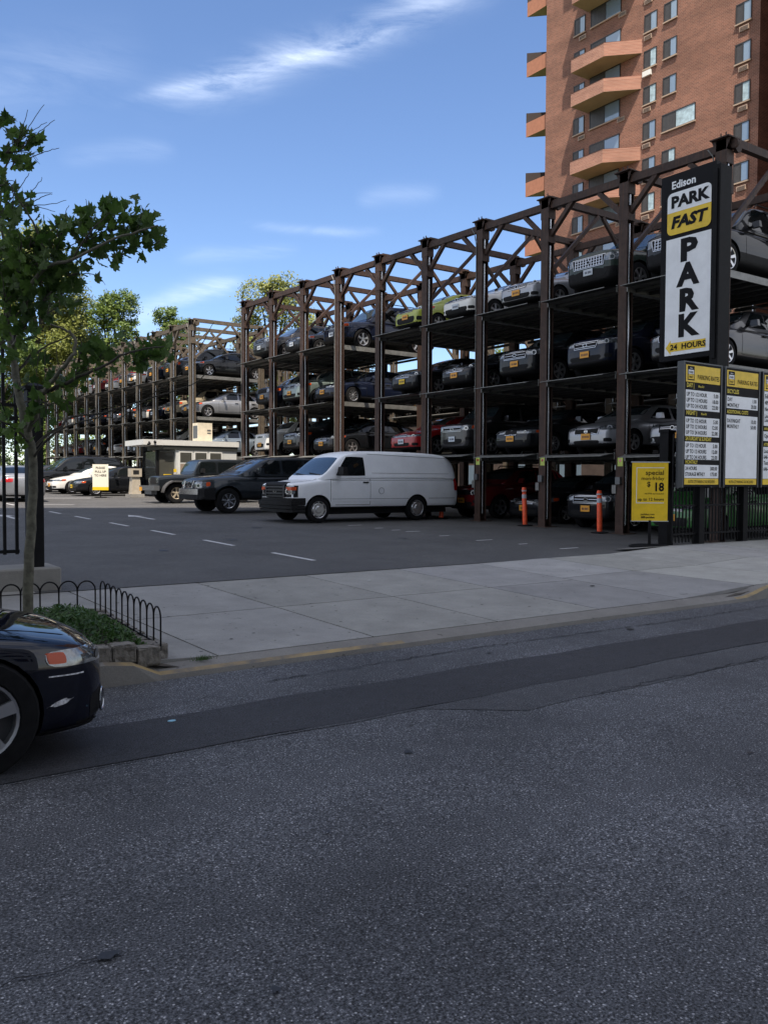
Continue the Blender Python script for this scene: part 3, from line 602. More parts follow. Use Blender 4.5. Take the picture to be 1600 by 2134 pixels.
    if T.get('badge'):
        by=0; bz=(gz0+gz1)/2; h_=bvh.ray_cast(Vector((-Lh-1,0,bz)),Vector((1,0,0)))
        if h_[0]:
            ra,rb=T['badge']; x_=h_[0].x-.026
            P=[(x_,ra*math.cos(k*math.pi/10),bz+rb*math.sin(k*math.pi/10)) for k in range(20)]; mbx.quad(P,1)
            mbx.quad([(x_-.003,p[1]*.72,bz+(p[2]-bz)*.72) for p in P],0)
            if style[0]=='d' or T.get('bar'): mbx.quad([(x_-.006,-ra*1.1,bz-.012),(x_-.006,ra*1.1,bz-.012),(x_-.006,ra*1.1,bz+.012),(x_-.006,-ra*1.1,bz+.012)],1)
    P_('grille',mbx,[T.get('grm',M_blackm),T.get('grc',M_chrome),M_dark])
    # lower intake
    if T.get('intake'):
        iz0,iz1,iw=T['intake']; mbx=MB(); patch(bvh,[(-Lh,-iw*Wh*.9,iz0),(-Lh,iw*Wh*.9,iz0),(-Lh,iw*Wh,iz1),(-Lh,-iw*Wh,iz1)],(1,0,0),8,3,.006,mbx,0,rnd_=.1); P_('air_intake',mbx,[M_blackm])
    # plate
    pz=T.get('pz',.46); h_=bvh.ray_cast(Vector((-Lh-1,T.get('py',0),pz)),Vector((1,0,0))); px=(h_[0].x if h_[0] else -Lh)-.02
    mbx=MB(); mbx.box((px,T.get('py',0),pz),(.014,.31,.165)); pl=P_('front_plate',mbx,[M_plateo],sm=30); pl.material_slots[0].link='OBJECT'; pl.material_slots[0].material=M_plateo
    mbx=MB()
    for k in (-.10,-.055,-.01,.045,.09): mbx.box((px-.009,T.get('py',0)+k,pz-.005),(.003,.026,.06))
    P_('plate_digits',mbx,[M_ink],pl,sm=30)
    # mirrors, handles, tail lights
    if cab:
        mx_=cab['side'][0][0]+.12
        for s_ in (-1,1):
            mbx=MB(); mz=belt+T.get('mz',.07); ms=T.get('ms',1)
            mbx.box((mx_-Lh,s_*(Wh*.97+.13*ms),mz),(.11*ms,.22*ms,.15*ms),0,None,.8); mbx.box((mx_-Lh+.03,s_*(Wh*.93),mz-.03),(.05,.16,.05))
            q=P_('wing_mirror',mbx,[M_blackm if T.get('mblack') else paint(color)],sm=60)
            if not T.get('mblack'): q.material_slots[0].link='OBJECT'; q.material_slots[0].material=paint(color)
        for s_ in (-1,1):
            for (x0,x1) in doors:
                z=interp(top,(x0+x1)/2)[0]-.13; h_=bvh.ray_cast(Vector((x1-.17-Lh,s_*2,z)),Vector((0,-s_,0)))
                if h_[0]: mbx=MB(); mbx.box((x1-.17-Lh,h_[0].y+s_*.022,z),(.19,.03,.035)); P_('door_handle',mbx,[M_blackm],sm=50)
    tz0,tz1,ty0,ty1=T.get('tl',(.75,.95,.55,1.02))
    for s_ in (-1,1):
        mbx=MB(); patch(bvh,[(Lh,s_*ty0*Wh,tz0),(Lh-.15,s_*ty1*Wh,tz0),(Lh-.15,s_*ty1*Wh,tz1),(Lh,s_*ty0*Wh,tz1)],(-.8,-.5*s_,0),6,4,.008,mbx,0,rnd_=.1); P_('tail_light',mbx,[M_red])
    if T.get('rack'):
        for s_ in (-1,1): mbx=MB(); x0,x1=T['rack']; mbx.tube([(x0-Lh,s_*Wh*.68,H-.03),(x0+.1-Lh,s_*Wh*.68,H+.05),(x1-.1-Lh,s_*Wh*.68,H+.05),(x1-Lh,s_*Wh*.68,H-.03)],.018,6); P_('roof_rail',mbx,[M_blackm],sm=60)
    root.scale=(T.get('sc',1.08),)*3
    return root,bvh,P_,Lh,Wh
# ---- body shapes
def sedan(name='sedan',L=4.75,W=1.82,H=1.46,**k):
    T=dict(name=name,L=L,W=W,H=H,fo=.92,wb=L-1.98,top=[(0,.60),(.10,.70),(.30,.765),(.65,.84),(1.25,.94),(2.2,.96),(L-1.25,.985),(L-.75,1.01),(L-.1,.98),(L,.92)],
      cab=dict(wb=.90,wt=.66,belt=1.0,prof=[(1.1,.92),(1.35,1.05),(1.75,1.27),(2.15,1.41),(2.55,H),(3.0,H),(3.35,H-.04),(3.75,H-.17),(4.1,H-.33),(4.4,1.03)],ws=((1.42,1.04),(2.12,1.37)),rs=((4.12,1.06),(3.5,1.36)),side=[(1.72,2.3,2.72,2.70),(2.80,2.82,3.42,3.78)],dt=.115),
      hl=(.62,.76,.50,1.12,.50),gr=(.58,.70,.40,.42,'h3'),intake=(.28,.42,.62),fog=(.74,.36,.1,.05),doors=[(1.55,2.76),(2.76,3.75)],badge=(.06,.05),R=.325,tl=(.78,.94,.5,1.02)); T.update(k); return T
def suv(name='suv',L=4.8,W=1.9,H=1.78,**k):
    T=dict(name=name,L=L,W=W,H=H,fo=.92,wb=L-2.0,zb=.28,R=.37,tw=.24,top=[(0,.86),(.08,.95),(.25,1.01),(.6,1.06),(1.25,1.12),(L-.1,1.14),(L,1.08)],
      cab=dict(wb=.94,wt=.74,belt=1.16,prof=[(1.05,1.1),(1.3,1.25),(1.6,1.5),(1.9,H-.09),(2.3,H),(3.2,H),(L-.9,H-.01),(L-.5,H-.06),(L-.22,H-.3),(L-.04,1.13)],ws=((1.32,1.22),(1.84,H-.14)),rs=((L-.16,1.22),(L-.42,H-.16)),side=[(1.62,2.02,2.62,2.62),(2.72,2.72,3.5,3.55),(3.66,3.62,L-.62,L-.42)],dt=.13),
      hl=(.78,.95,.58,1.12,.34),hlr=.02,hlt=.0,gr=(.72,.94,.46,.50,'h3'),intake=(.40,.54,.6),fog=(.78,.5,.08,.05),doors=[(1.5,2.66),(2.66,3.55)],badge=(.08,.045),pz=.58,tl=(.95,1.3,.8,1.02),rim='6',clad=.1,rack=(2.2,L-.6)); T.update(k); return T
def hatch(name='hatchback',L=4.0,W=1.72,H=1.52,**k):
    T=dict(name=name,L=L,W=W,H=H,fo=.82,wb=L-1.5,top=[(0,.62),(.10,.72),(.5,.87),(1.05,1.0),(L-.1,1.03),(L,.98)],
      cab=dict(wb=.92,wt=.70,belt=1.05,prof=[(.75,.95),(1.05,1.1),(1.5,1.33),(1.9,H-.06),(2.3,H),(3.0,H-.01),(3.4,H-.09),(3.7,H-.28),(L-.08,1.03)],ws=((1.1,1.1),(1.84,H-.12)),rs=((L-.2,1.12),(L-.62,H-.16)),side=[(1.4,2.0,2.3,2.3),(2.38,2.38,3.1,3.4)],dt=.12),
      hl=(.70,.84,.48,1.12,.55),gr=(.66,.74,.4,.42,'h1'),intake=(.28,.5,.6),fog=(.78,.4,.08,.07),doors=[(1.3,2.35),(2.35,3.2)],R=.30,pz=.5,tl=(.85,1.2,.8,1.02)); T.update(k); return T
def boxy(name='box_wagon',L=4.3,W=1.8,H=1.72,**k):
    T=suv(name,L,W,H); T.update(R=.33,zb=.2,top=[(0,.90),(.08,.97),(.5,1.03),(1.0,1.08),(L-.05,1.10),(L,1.05)],box=1,pz=.5,hl=(.76,.92,.62,1.06,.16),gr=(.74,.9,.5,.5,'h2'),intake=(.34,.5,.55),rack=None,clad=0)
    T['cab']=dict(wb=.95,wt=.82,belt=1.12,prof=[(.85,1.04),(1.05,1.2),(1.3,1.45),(1.5,H-.08),(1.9,H),(3.0,H),(L-.5,H),(L-.15,H-.1),(L-.04,1.1)],ws=((1.1,1.2),(1.46,H-.14)),rs=((L-.1,1.2),(L-.2,H-.16)),side=[(1.35,1.6,2.2,2.2),(2.3,2.3,3.1,3.1),(3.2,3.2,L-.45,L-.4)],dt=.13); T['doors']=[(1.2,2.25),(2.25,3.1)]; T.update(k); return T
PROTO={}
def car(kind,color,x,y,z,label,plate='o',rz=0,group=None,cat='car',nose=True,nm=None):
    """x is where the nose is (for rz=0)"""
    sc=kind[1].get('sc',1.08); key=kind[0]
    if key not in PROTO:
        r=make_car(kind[1],color)[0]; PROTO[key]=r; o=r
    else: o=copytree(PROTO[key],(0,0,0))
    if nm: o.name=nm
    off=kind[1]['L']/2*sc
    o.location=(x+off*math.cos(rz),y+off*math.sin(rz),z); o.rotation_euler=(0,0,rz)
    for ch in o.children:
        b=ch.name.split('.')[0]
        if b in('body','wing_mirror') and ch.material_slots[0].link=='OBJECT': ch.material_slots[0].material=paint(color)
        if b=='front_plate': ch.material_slots[0].material=M_plateo if plate=='o' else M_platew if plate=='w' else M_yel
    tag(o,label,cat,group); return o
# ------------------------------------------------------------ parking racks
X0=18.867; Y0=12.6786; BP=2.95; HT=10.04; LV=[0,2.2156,4.4582,6.8283]; XR=23.45
def colmesh(m):
    mb=MB(); fw,fd=.28,.27
    for x in (X0+.008,X0+fd-.01): mb.bb(x-.012,x+.012,-fw/2,fw/2,0,HT-.15)
    mb.bb(X0+.02,X0+fd-.02,-.012,.012,0,HT-.15)
    mb.bb(X0-.12,X0+fd+.12,-fw/2-.14,fw/2+.14,0,.025); mb.bb(X0-.1,X0+fd+.12,-fw/2-.12,fw/2+.12,HT-.15,HT-.12)
    # head: haunch plates below the cap and gusset for the knee braces
    mb.quad([(X0-.004,-fw/2-.12,HT-.16),(X0-.004,fw/2+.12,HT-.16),(X0-.004,fw/2,HT-.42),(X0-.004,-fw/2,HT-.42)])
    mb.bb(X0-.01,X0+fd+.02,-fw/2-.03,fw/2+.02,8.58,8.92); mb.bb(X0-.01,X0+fd+.02,-fw/2-.02,fw/2+.02,HT-.74,HT-.42)
    for a in (.06,.2): mb.bb(X0-.08,X0-.05,-fw/2-.1+a,-fw/2-.08+a,HT-.12,HT-.04)
    mb.lathe([(.001,-.045),(.13,-.045),(.13,.045),(.001,.045)],14,'Y',(X0+fd+.06,-fw/2-.08,HT-.34)); mb.lathe([(.001,-.03),(.11,-.03),(.11,.03),(.001,.03)],14,'X',(X0+fd*.5,-fw/2-.14,HT-.3))
    return mb.mesh('column',[m])
def rack(name,y0,n,m,label,empt=(),root_x=0,rows=((0,1,2,3),),detail=True,mirror=False):
    root=empty(name,(X0+root_x,y0,g(y0))); tag(root,label,'parking rack')
    cmf=colmesh(m); ox=-X0; cr=None
    rodm=MB().tube([(X0+.13,-.10,.25),(X0+.13,-.10,8.5)],.033,8).tube([(X0+.13,-.10,9.0),(X0+.13,-.10,9.3)],.038,8).mesh('hydraulic_rod',[M_rod],60)
    cond=MB().tube([(X0-.03,.12,.9),(X0-.03,.12,HT-.9),(X0-.05,.2,HT-.5),(X0-.06,.33,HT-.32)],.016,6).mesh('conduit',[M_galv],60)
    bl=MB().bar((X0+.14,0,HT-.34),(X0+.14,BP,HT-.34+GR*BP),.16,.21).mesh('longitudinal_beam',[m])
    kbm=[MB().bar((X0+.14,.10,8.78),(X0+.14,.98,HT-.42),.12,.13).mesh('knee_brace',[m]),MB().bar((X0+.14,BP-.10,8.84),(X0+.14,BP-.98,HT-.38),.12,.13).mesh('knee_brace',[m])]
    tbm=MB().bb(X0+.2,XR,-.08,.08,HT-.22,HT-.02).mesh('transverse_beam',[m])
    xm=(X0+XR)/2+.14; dbm=[MB().bar((X0+.22,-.05,7.75),(xm-.1,-.05,HT-.25),.10,.11).mesh('diagonal_brace',[m]),MB().bar((XR-.1,-.05,7.75),(xm+.1,-.05,HT-.25),.10,.11).mesh('diagonal_brace',[m])]
    pw=BP-.36
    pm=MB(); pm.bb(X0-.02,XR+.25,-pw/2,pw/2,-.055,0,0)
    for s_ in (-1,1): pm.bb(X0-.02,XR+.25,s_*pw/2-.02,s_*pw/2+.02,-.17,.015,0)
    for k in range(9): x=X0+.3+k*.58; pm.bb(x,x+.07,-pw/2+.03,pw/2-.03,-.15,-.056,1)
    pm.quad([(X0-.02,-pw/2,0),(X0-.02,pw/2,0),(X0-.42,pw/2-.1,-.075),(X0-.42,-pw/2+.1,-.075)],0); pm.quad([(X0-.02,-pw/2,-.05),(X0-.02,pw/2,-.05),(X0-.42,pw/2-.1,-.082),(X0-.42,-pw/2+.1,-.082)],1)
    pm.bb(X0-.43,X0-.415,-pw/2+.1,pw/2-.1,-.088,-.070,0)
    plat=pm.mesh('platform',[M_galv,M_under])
    def put(nm,me,x,y,z=0,par=root): return link(nm,me,par,(x,y-y0,z+g(y)-g(y0)))
    for i in range(n+1):
        yc=y0+i*BP-.14
        c=put('column',cmf,ox,yc); link('hydraulic_rod',rodm,c,(0,0,0))
        if i%3==0: link('conduit',cond,c,(0,0,0))
        c2=put('column',cmf,ox+(XR-X0)-.27,yc); 
        put('transverse_beam',tbm,ox,yc); [put('diagonal_brace',k_,ox,yc) for k_ in dbm]
        if i<n:
            put('longitudinal_beam',bl,ox,yc); put('longitudinal_beam',bl,ox+(XR-X0)-.27,yc)
            [put('knee_brace',k_,ox+dx_,yc) for k_ in kbm for dx_ in (0,(XR-X0)-.27)]
            if i not in empt:
                for l in (1,2,3): put('platform',plat,ox,yc+BP/2,LV[l])
    return root
r1=rack('parking_rack',Y0,9,M_brown,'brown steel four level car parking rack with one empty bay beside the street',empt=(5,))
r2=rack('parking_rack',46.0,11,M_taupe,'taupe grey steel car parking rack beyond the booth and the brown rack')
r3=rack('parking_rack',Y0+1.2,10,M_taupe,'taupe parking rack standing behind the brown rack, seen through its bays',root_x=7.9)
r4=rack('parking_rack',46.5,9,M_taupe,'farthest taupe parking rack, its beams showing above the booth side rack',root_x=7.9)
# ------------------------------------------------------------ kinds of car
K={}
K['sedan']=('sedan',sedan()); K['sedan2']=('sedan2',sedan(gr=(.56,.72,.42,.48,'h4'),hl=(.64,.77,.52,1.12,.48),H=1.48,intake=(.26,.44,.75)))
K['swede']=('swede',sedan(gr=(.52,.68,.44,.46,'d'),hl=(.62,.78,.56,1.1,.6),intake=(.24,.36,.5),rim='5',L=4.63))
K['kidney']=('kidney',sedan(gr=(.56,.72,.27,.27,'k'),hl=(.60,.71,.36,1.1,.34),hlr=.0,hlt=0,badge=None,rim='10',L=4.78))
K['slim']=('slim',sedan(gr=(.64,.72,.46,.48,'h2'),hl=(.63,.745,.52,1.12,.5),intake=(.26,.42,.62),L=4.65,badge=(.065,.065)))
K['nord']=('nord',sedan(gr=(.62,.71,.30,.34,'h2'),hl=(.61,.72,.40,1.1,.40),intake=(.30,.42,.5),L=4.64,badge=(.03,.03)))
K['hatch']=('hatch',hatch())
K['suv']=('suv',suv()); K['suv2']=('suv2',suv(L=4.65,H=1.72,W=1.86,gr=(.74,.92,.40,.46,'h2'),hl=(.80,.95,.5,1.12,.45),hlr=.05))
K['bigsuv']=('bigsuv',suv(L=5.2,W=2.0,H=1.96,R=.40,gr=(.70,.98,.50,.56,'h4g'),hl=(.78,.98,.60,1.08,.28),clad=.34,top=[(0,1.02),(.08,1.08),(.5,1.13),(1.3,1.18),(5.1,1.2),(5.2,1.15)],cab=dict(wb=.95,wt=.78,belt=1.24,prof=[(1.15,1.16),(1.4,1.33),(1.7,1.6),(2.0,1.87),(2.4,1.96),(3.4,1.96),(4.5,1.95),(4.85,1.88),(5.05,1.6),(5.16,1.2)],ws=((1.42,1.3),(1.94,1.8)),rs=((5.08,1.3),(4.85,1.8)),side=[(1.72,2.1,2.75,2.75),(2.85,2.85,3.7,3.75),(3.85,3.85,4.65,4.85)],dt=.14),doors=[(1.6,2.8),(2.8,3.75)],rack=(2.4,4.7)))
K['seven']=('seven',suv(L=4.75,H=1.76,gr=(.74,.92,.45,.48,'s'),grc=M_chrome,hl=(.77,.93,.52,1.1,.36),badge=None))
K['mini7']=('mini7',suv(L=4.25,W=1.8,H=1.68,gr=(.76,.92,.50,.50,'s'),hl=(.76,.93,.54,.92,.02),amber=0,badge=None,rim='5',clad=.14,fog=(.7,.55,.09,.05)))
K['disco']=('disco',suv(L=4.7,W=1.89,H=1.92,R=.38,gr=(.78,.94,.50,.50,'h2'),hl=(.78,.95,.58,1.08,.14),af=.6,rim='5',clad=.12,cab=dict(wb=.95,wt=.80,belt=1.2,prof=[(1.15,1.1),(1.35,1.25),(1.6,1.5),(1.85,1.8),(2.2,1.88),(3.0,1.90),(3.3,1.97),(4.3,1.97),(4.6,1.85),(4.66,1.15)],ws=((1.38,1.26),(1.8,1.74)),rs=((4.62,1.3),(4.55,1.75)),side=[(1.66,1.95,2.55,2.55),(2.66,2.66,3.4,3.4),(3.55,3.55,4.35,4.4)],dt=.2),rack=(2.3,4.5)))
K['box']=('box',boxy()); K['toaster']=('toaster',boxy(L=3.95,H=1.64,gr=(.80,.87,.3,.3,'h1'),hl=(.78,.90,.60,1.06,.2),grm=M_blackm,W=1.72,intake=(.36,.54,.42)))
K['wagon']=('wagon',suv(L=4.75,W=1.82,H=1.62,zb=.22,R=.34,gr=(.66,.82,.44,.48,'h2'),hl=(.68,.84,.54,1.12,.42),top=[(0,.80),(.1,.86),(.5,.92),(1.2,1.0),(4.65,1.05),(4.75,1.0)],cab=dict(wb=.93,wt=.70,belt=1.07,prof=[(1.05,.98),(1.35,1.15),(1.8,1.38),(2.2,1.55),(2.6,1.62),(3.4,1.62),(4.1,1.58),(4.45,1.4),(4.7,1.05)],ws=((1.4,1.12),(2.1,1.48)),rs=((4.5,1.15),(4.2,1.45)),side=[(1.72,2.25,2.7,2.7),(2.78,2.78,3.45,3.5),(3.58,3.56,4.0,4.2)],dt=.12),pz=.5,rack=(2.3,4.2)))
NTH=['first','second','third','fourth','fifth','sixth','seventh','eighth','ninth','tenth','eleventh']
LVN=['at ground level','on the lowest deck','on the middle deck','on the top deck']
def bayy(y0,b): return y0+(b+.5)*BP-.14
random.seed(21)
def rcar(kind,color,b,l,label,plate='o',y0=Y0,dx=.15,rx=0,dy=0,dz=0):
    y=bayy(y0,b); return car(K[kind],color,X0+rx+dx+random.uniform(-.06,.16),y+dy+random.uniform(-.07,.07),LV[l]+g(y)+dz+.01,label,plate,rz=random.uniform(-.018,.018),group='cars parked on the racks')
# brown rack, street end first
rcar('bigsuv','black',0,3,'black full size suv with white plate on the top deck behind the tall sign','w')
rcar('wagon','charcoal',0,2,'grey wagon with black door handles on the middle deck behind the tall sign','w')
rcar('sedan2','silver',0,1,'silver sedan with bold horizontal chrome grille on the lowest deck beside the rate boards')
rcar('hatch','green',0,0,'bright green hatchback on the ground behind the black picket fence')
rcar('bigsuv','darkgreen',1,3,'dark green full size suv with chrome mesh grille, top deck, beside the tall sign','w')
rcar('suv2','navy',1,2,'navy suv with orange plate, middle deck, one bay left of the tall sign')
rcar('swede','silver',1,1,'silver sedan with a diagonal grille bar on the lowest deck above an orange post',dz=.01)
rcar('suv','black',1,0,'black suv in the dark at ground level behind the right orange post')
rcar('sedan','silver',2,3,'silver sedan with orange plate on the top deck, second bay left of the tall sign')
rcar('suv','black',2,2,'black suv with chrome grille, middle deck, second bay left of the tall sign')
rcar('kidney','black',2,1,'black sedan with twin oval grille openings on the lowest deck')
rcar('slim','white',3,3,'white sedan with round badge, top deck, between the silver and yellow green cars','w')
rcar('sedan2','black',3,2,'black sedan with orange plate on the middle deck below the white sedan')
rcar('box','charcoal',3,1,'dark grey box shaped wagon on the lowest deck above the rear of the white van','w')
rcar('mini7','maroon',3,0,'dark red small suv with round headlights on the ground behind the white van',dx=.45)
rcar('hatch','yellowgreen',4,3,'yellow green hatchback on the top deck')
rcar('sedan','black',4,2,'black sedan with yellow plate on the middle deck below the yellow green hatchback','y')
rcar('nord','red',4,1,'red sedan with a three part grille on the lowest deck above the white van','w')
rcar('disco','navy',6,3,'tall navy suv with stepped roof, top deck, its side facing the empty bay','w',dx=.6)
rcar('kidney','navy',6,2,'navy coupe like sedan on the middle deck below the tall navy suv',dx=.2)
rcar('sedan2','black',6,1,'black sedan on the lowest deck beside the empty bay of the brown rack')
rcar('sedan','black',7,3,'black sedan with white plate on the top deck between two suvs','w')
rcar('suv2','greygreen',7,2,'pale grey green suv on the middle deck, sunlit hood')
rcar('suv2','darkgrey',7,1,'dark grey suv on the lowest deck right of the white box car')
rcar('suv','charcoal',8,3,'charcoal suv with slatted grille, top deck, far end of the brown rack','w')
rcar('seven','navy',8,2,'navy suv with seven slot grille, middle deck, far end of the brown rack')
rcar('toaster','white',8,1,'white box shaped hatchback on the lowest deck above the booth side')
for b,k_,c_ in ((2,'sedan','black'),(6,'sedan','darkgrey'),(7,'suv','black')):
    rcar(k_,c_,b,0,{2:'black sedan in the dark at ground level behind the left orange post',6:'dark grey sedan at ground level behind the dark pickup sized suv',7:'black suv at ground level right behind the dark off road vehicle'}[b],dx=.6)
# taupe rack beyond the booth
Rk=[[('sedan2','black',3,'black sedan seen side on, top deck, near end of the taupe rack'),('sedan2','silver',2,'silver sedan seen side on, middle deck, near end of the taupe rack'),('sedan2','bluegrey',1,'pale blue grey sedan on the lowest deck behind the rooftop unit of the booth')],
[('bigsuv','black',3,'black suv on the top deck next to the side on black sedan'),('suv','tan',2,'tan suv on the middle deck next to the side on silver sedan'),('sedan','black',1,'black sedan on the lowest deck right behind the booth roof')],
]
y2=46.0
for b in range(2):
    for kk,c_,l,lab in Rk[b]: rcar(kk,c_,b,l,lab,y0=y2,dx=.25)
kinds=['sedan','suv','sedan2','hatch','suv2','slim','kidney','nord','wagon']; colr=['black','silver','white','navy','silver','darkgrey','white','maroon','tan','black']
desc={'sedan':'sedan','suv':'suv','sedan2':'sedan','hatch':'hatchback','suv2':'suv','slim':'sedan','kidney':'sedan','nord':'sedan','wagon':'wagon','box':'box wagon'}
cn={'black':'black','silver':'silver','white':'white','navy':'navy','darkgrey':'dark grey','maroon':'maroon','tan':'tan','bluegrey':'blue grey'}
spec={(2,3):('suv','navy'),(3,3):('sedan','white'),(4,3):('suv2','silver'),(5,3):('sedan','white'),(2,2):('sedan','navy'),(3,2):('sedan2','white'),(4,2):('suv','black'),(5,2):('sedan','silver'),(2,1):('suv2','white'),(3,1):('sedan','darkgrey'),(4,1):('sedan','silver'),(5,1):('slim','white'),(6,1):('suv','black'),(7,1):('suv','darkgrey')}
for b in range(2,11):
    for l in (1,2,3):
        kk,c_=spec.get((b,l),(random.choice(kinds),random.choice(colr)))
        rcar(kk,c_,b,l,'%s %s %s, %s bay of the taupe rack beyond the booth'%(cn[c_],desc[kk],LVN[l],NTH[b]),plate=random.choice('oow'),y0=y2,dx=random.uniform(.1,.5))
for b in (0,3,5,6,8):
    kk=random.choice(kinds); c_=random.choice(colr); rcar(kk,c_,b,0,'%s %s on the ground, %s bay of the taupe rack, behind the parked cars'%(cn[c_],desc[kk],NTH[b]),y0=y2,dx=1.0)
y3=Y0+1.2
spec={(6,2):('sedan','silver'),(5,2):('suv','silver'),(6,1):('sedan','white'),(7,2):('hatch','white'),(7,1):('suv','tan'),(8,1):('sedan','silver'),(8,2):('suv','white')}
for b in range(1,10):
    for l in (1,2):
        if (b,l) in ((2,1),(4,1)): continue
        kk,c_=spec.get((b,l),(random.choice(kinds),random.choice(['black','darkgrey','navy','silver'])))
        rcar(kk,c_,b,l,'%s %s %s, %s bay of the rack behind the brown one'%(cn[c_],desc[kk],LVN[l],NTH[b]),y0=y3,rx=7.9,dx=.3)
# ------------------------------------------------------------ vehicles standing in the lot
def gz(y): return g(y)
# white van
VT=dict(name='cargo_van',L=6.02,W=2.0,H=2.10,fo=.86,wb=3.5,zb=.36,box=1,R=.37,tw=.23,wd=.36,top=[(0,1.06),(.06,1.12),(.5,1.17),(.95,1.24),(1.4,1.28),(5.9,1.3),(6.02,1.28)],
  plan=[(0,.86),(.08,.93),(.3,.97),(.8,1.0),(5.2,1.0),(5.8,.985),(6.02,.95)],
  cab=dict(wb=.99,wt=.80,belt=1.34,prof=[(.80,1.2),(1.05,1.36),(1.38,1.66),(1.72,1.95),(2.0,2.05),(2.6,2.09),(4.2,2.10),(5.4,2.06),(5.72,1.98),(5.86,1.75),(5.97,1.3)],ws=((1.02,1.34),(1.64,1.89)),rs=((5.93,1.4),(5.84,1.85)),side=[(1.42,1.86,2.46,2.46)],dt=.20,rise=.0),
  hl=(.80,1.03,.60,1.02,.10),hlr=0,hlt=0,amber=0,gr=(.70,1.07,.58,.58,'x'),grm=M_blackm,doors=[(1.25,2.62)],badge=(.10,.042),pz=.45,py=.5,rub=.60,rim='steel',mz=.14,ms=1.5,mblack=1,tl=(.9,1.3,.9,1.0),fog=None)
r,bvh,P_,Lh,Wh=make_car(VT,'vanwhite'); vy=22.42+1.08; r.location=(12.44+Lh*1.08,vy,gz(vy)); tag(r,'white cargo van with black grille and steel wheels parked in front of the rack','van')
mb=MB(); # bumper
for x0,x1,w_,z0,z1 in ((-.13,.16,1.0,.50,.62),(-.11,.2,.985,.40,.49),(-.09,.2,.97,.30,.385),(-.06,.14,.93,.62,.70)):
    pts=[(-Lh+x0+.10,-Wh*w_),( -Lh+x0,-Wh*w_*.82),(-Lh+x0-.02,0),(-Lh+x0,Wh*w_*.82),(-Lh+x0+.10,Wh*w_)]
    for a,b in zip(pts,pts[1:]): mb.quad([(*a,z0),(*b,z0),(*b,z1),(*a,z1)]); mb.quad([(*a,z1),(*b,z1),(b[0]+.2,b[1],z1+.01),(a[0]+.2,a[1],z1+.01)])
    for s_ in (-1,1): mb.quad([(pts[0][0],s_*Wh*w_,z0),(-Lh+.42,s_*Wh*1.0,z0),(-Lh+.42,s_*Wh*1.0,z1),(pts[0][0],s_*Wh*w_,z1)])
P_('front_bumper',mb,[M_blackm],sm=30)
mb=MB()
for z0,z1 in ((.73,.76),(.81,.85),(.90,.94),(.99,1.03)): patch(bvh,[(-Lh,-.52*Wh,z0),(-Lh,.52*Wh,z0),(-Lh,.52*Wh,z1),(-Lh,-.52*Wh,z1)],(1,0,0),8,1,.045,mb,1,.035)
for s_ in (-1,1): patch(bvh,[(-Lh,s_*.50*Wh,.72),(-Lh,s_*.58*Wh,.72),(-Lh,s_*.58*Wh,1.06),(-Lh,s_*.50*Wh,1.06)],(1,0,0),2,6,.045,mb,1,.035)
patch(bvh,[(-Lh,-.62*Wh,1.06),(-Lh,.62*Wh,1.06),(-Lh+.14,.60*Wh,1.15),(-Lh+.14,-.60*Wh,1.15)],(.8,0,-.5),8,2,.03,mb,0,.02)
for s_ in (-1,1):
    patch(bvh,[(-Lh-.1,s_*.58*Wh,.72),(-Lh+.05,s_*1.04*Wh,.72),(-Lh+.05,s_*1.04*Wh,1.05),(-Lh-.1,s_*.58*Wh,1.05)],(.85,-.5*s_,0),6,4,.006,mb,0,.02)
P_('grille_surround',mb,[M_blackm,mat('grille_plastic',(.028,.029,.031),.5,spec=.3)],sm=30)
for s_ in (-1,1):
    mb=MB(); patch(bvh,[(-Lh-.1,s_*.70*Wh,.92),(-Lh+.03,s_*1.02*Wh,.92),(-Lh+.03,s_*1.02*Wh,1.01),(-Lh-.1,s_*.70*Wh,1.01)],(.85,-.5*s_,0),6,2,.022,mb,0,.02); P_('turn_signal',mb,[M_amber],sm=30)
mb=MB()
for z in (1.20,.66): 
    for s_ in (-1,1): patch(bvh,[(-Lh+1.3,s_*2,z),(Lh-.15,s_*2,z),(Lh-.15,s_*2,z+.014),(-Lh+1.3,s_*2,z+.014)],(0,-s_,0),30,1,.004,mb,0,.003)
for s_ in (-1,1):
    patch(bvh,[(-Lh+2.63,s_*2,1.98),(Lh-.35,s_*2,1.90),(Lh-.35,s_*2,1.912),(-Lh+2.63,s_*2,1.992)],(0,-s_,0),20,1,.006,mb,0,.003)
    patch(bvh,[(-Lh+2.70,s_*2,1.42),(Lh-.4,s_*2,1.42),(Lh-.4,s_*2,1.43),(-Lh+2.7,s_*2,1.43)],(0,-s_,0),20,1,.004,mb,0,.003)
P_('panel_seam',mb,[mat('seam_grey',(.16,.165,.17),.6)],sm=30)
mb=MB(); mb.lathe([(.085,-.006),(.10,-.006),(.10,.004)],24,'Y',(-.2+.2,-Wh*1.0-.002,.9)); P_('fuel_cap',mb,[mat('seam_grey2',(.3,.31,.32),.6)],sm=30)
mb=MB(); mb.bar((-Lh+1.06,.75,1.42),(-Lh+1.02,.1,1.36),.02,.02); mb.bar((-Lh+1.06,-.1,1.42),(-Lh+1.02,-.78,1.36),.02,.02); P_('wiper',mb,[M_blackm],sm=30)
mb=MB(); mb.bb(-Lh+.9,Lh-.3,-Wh*.7,Wh*.7,.22,.37); P_('underbody',mb,[M_dark],sm=30)
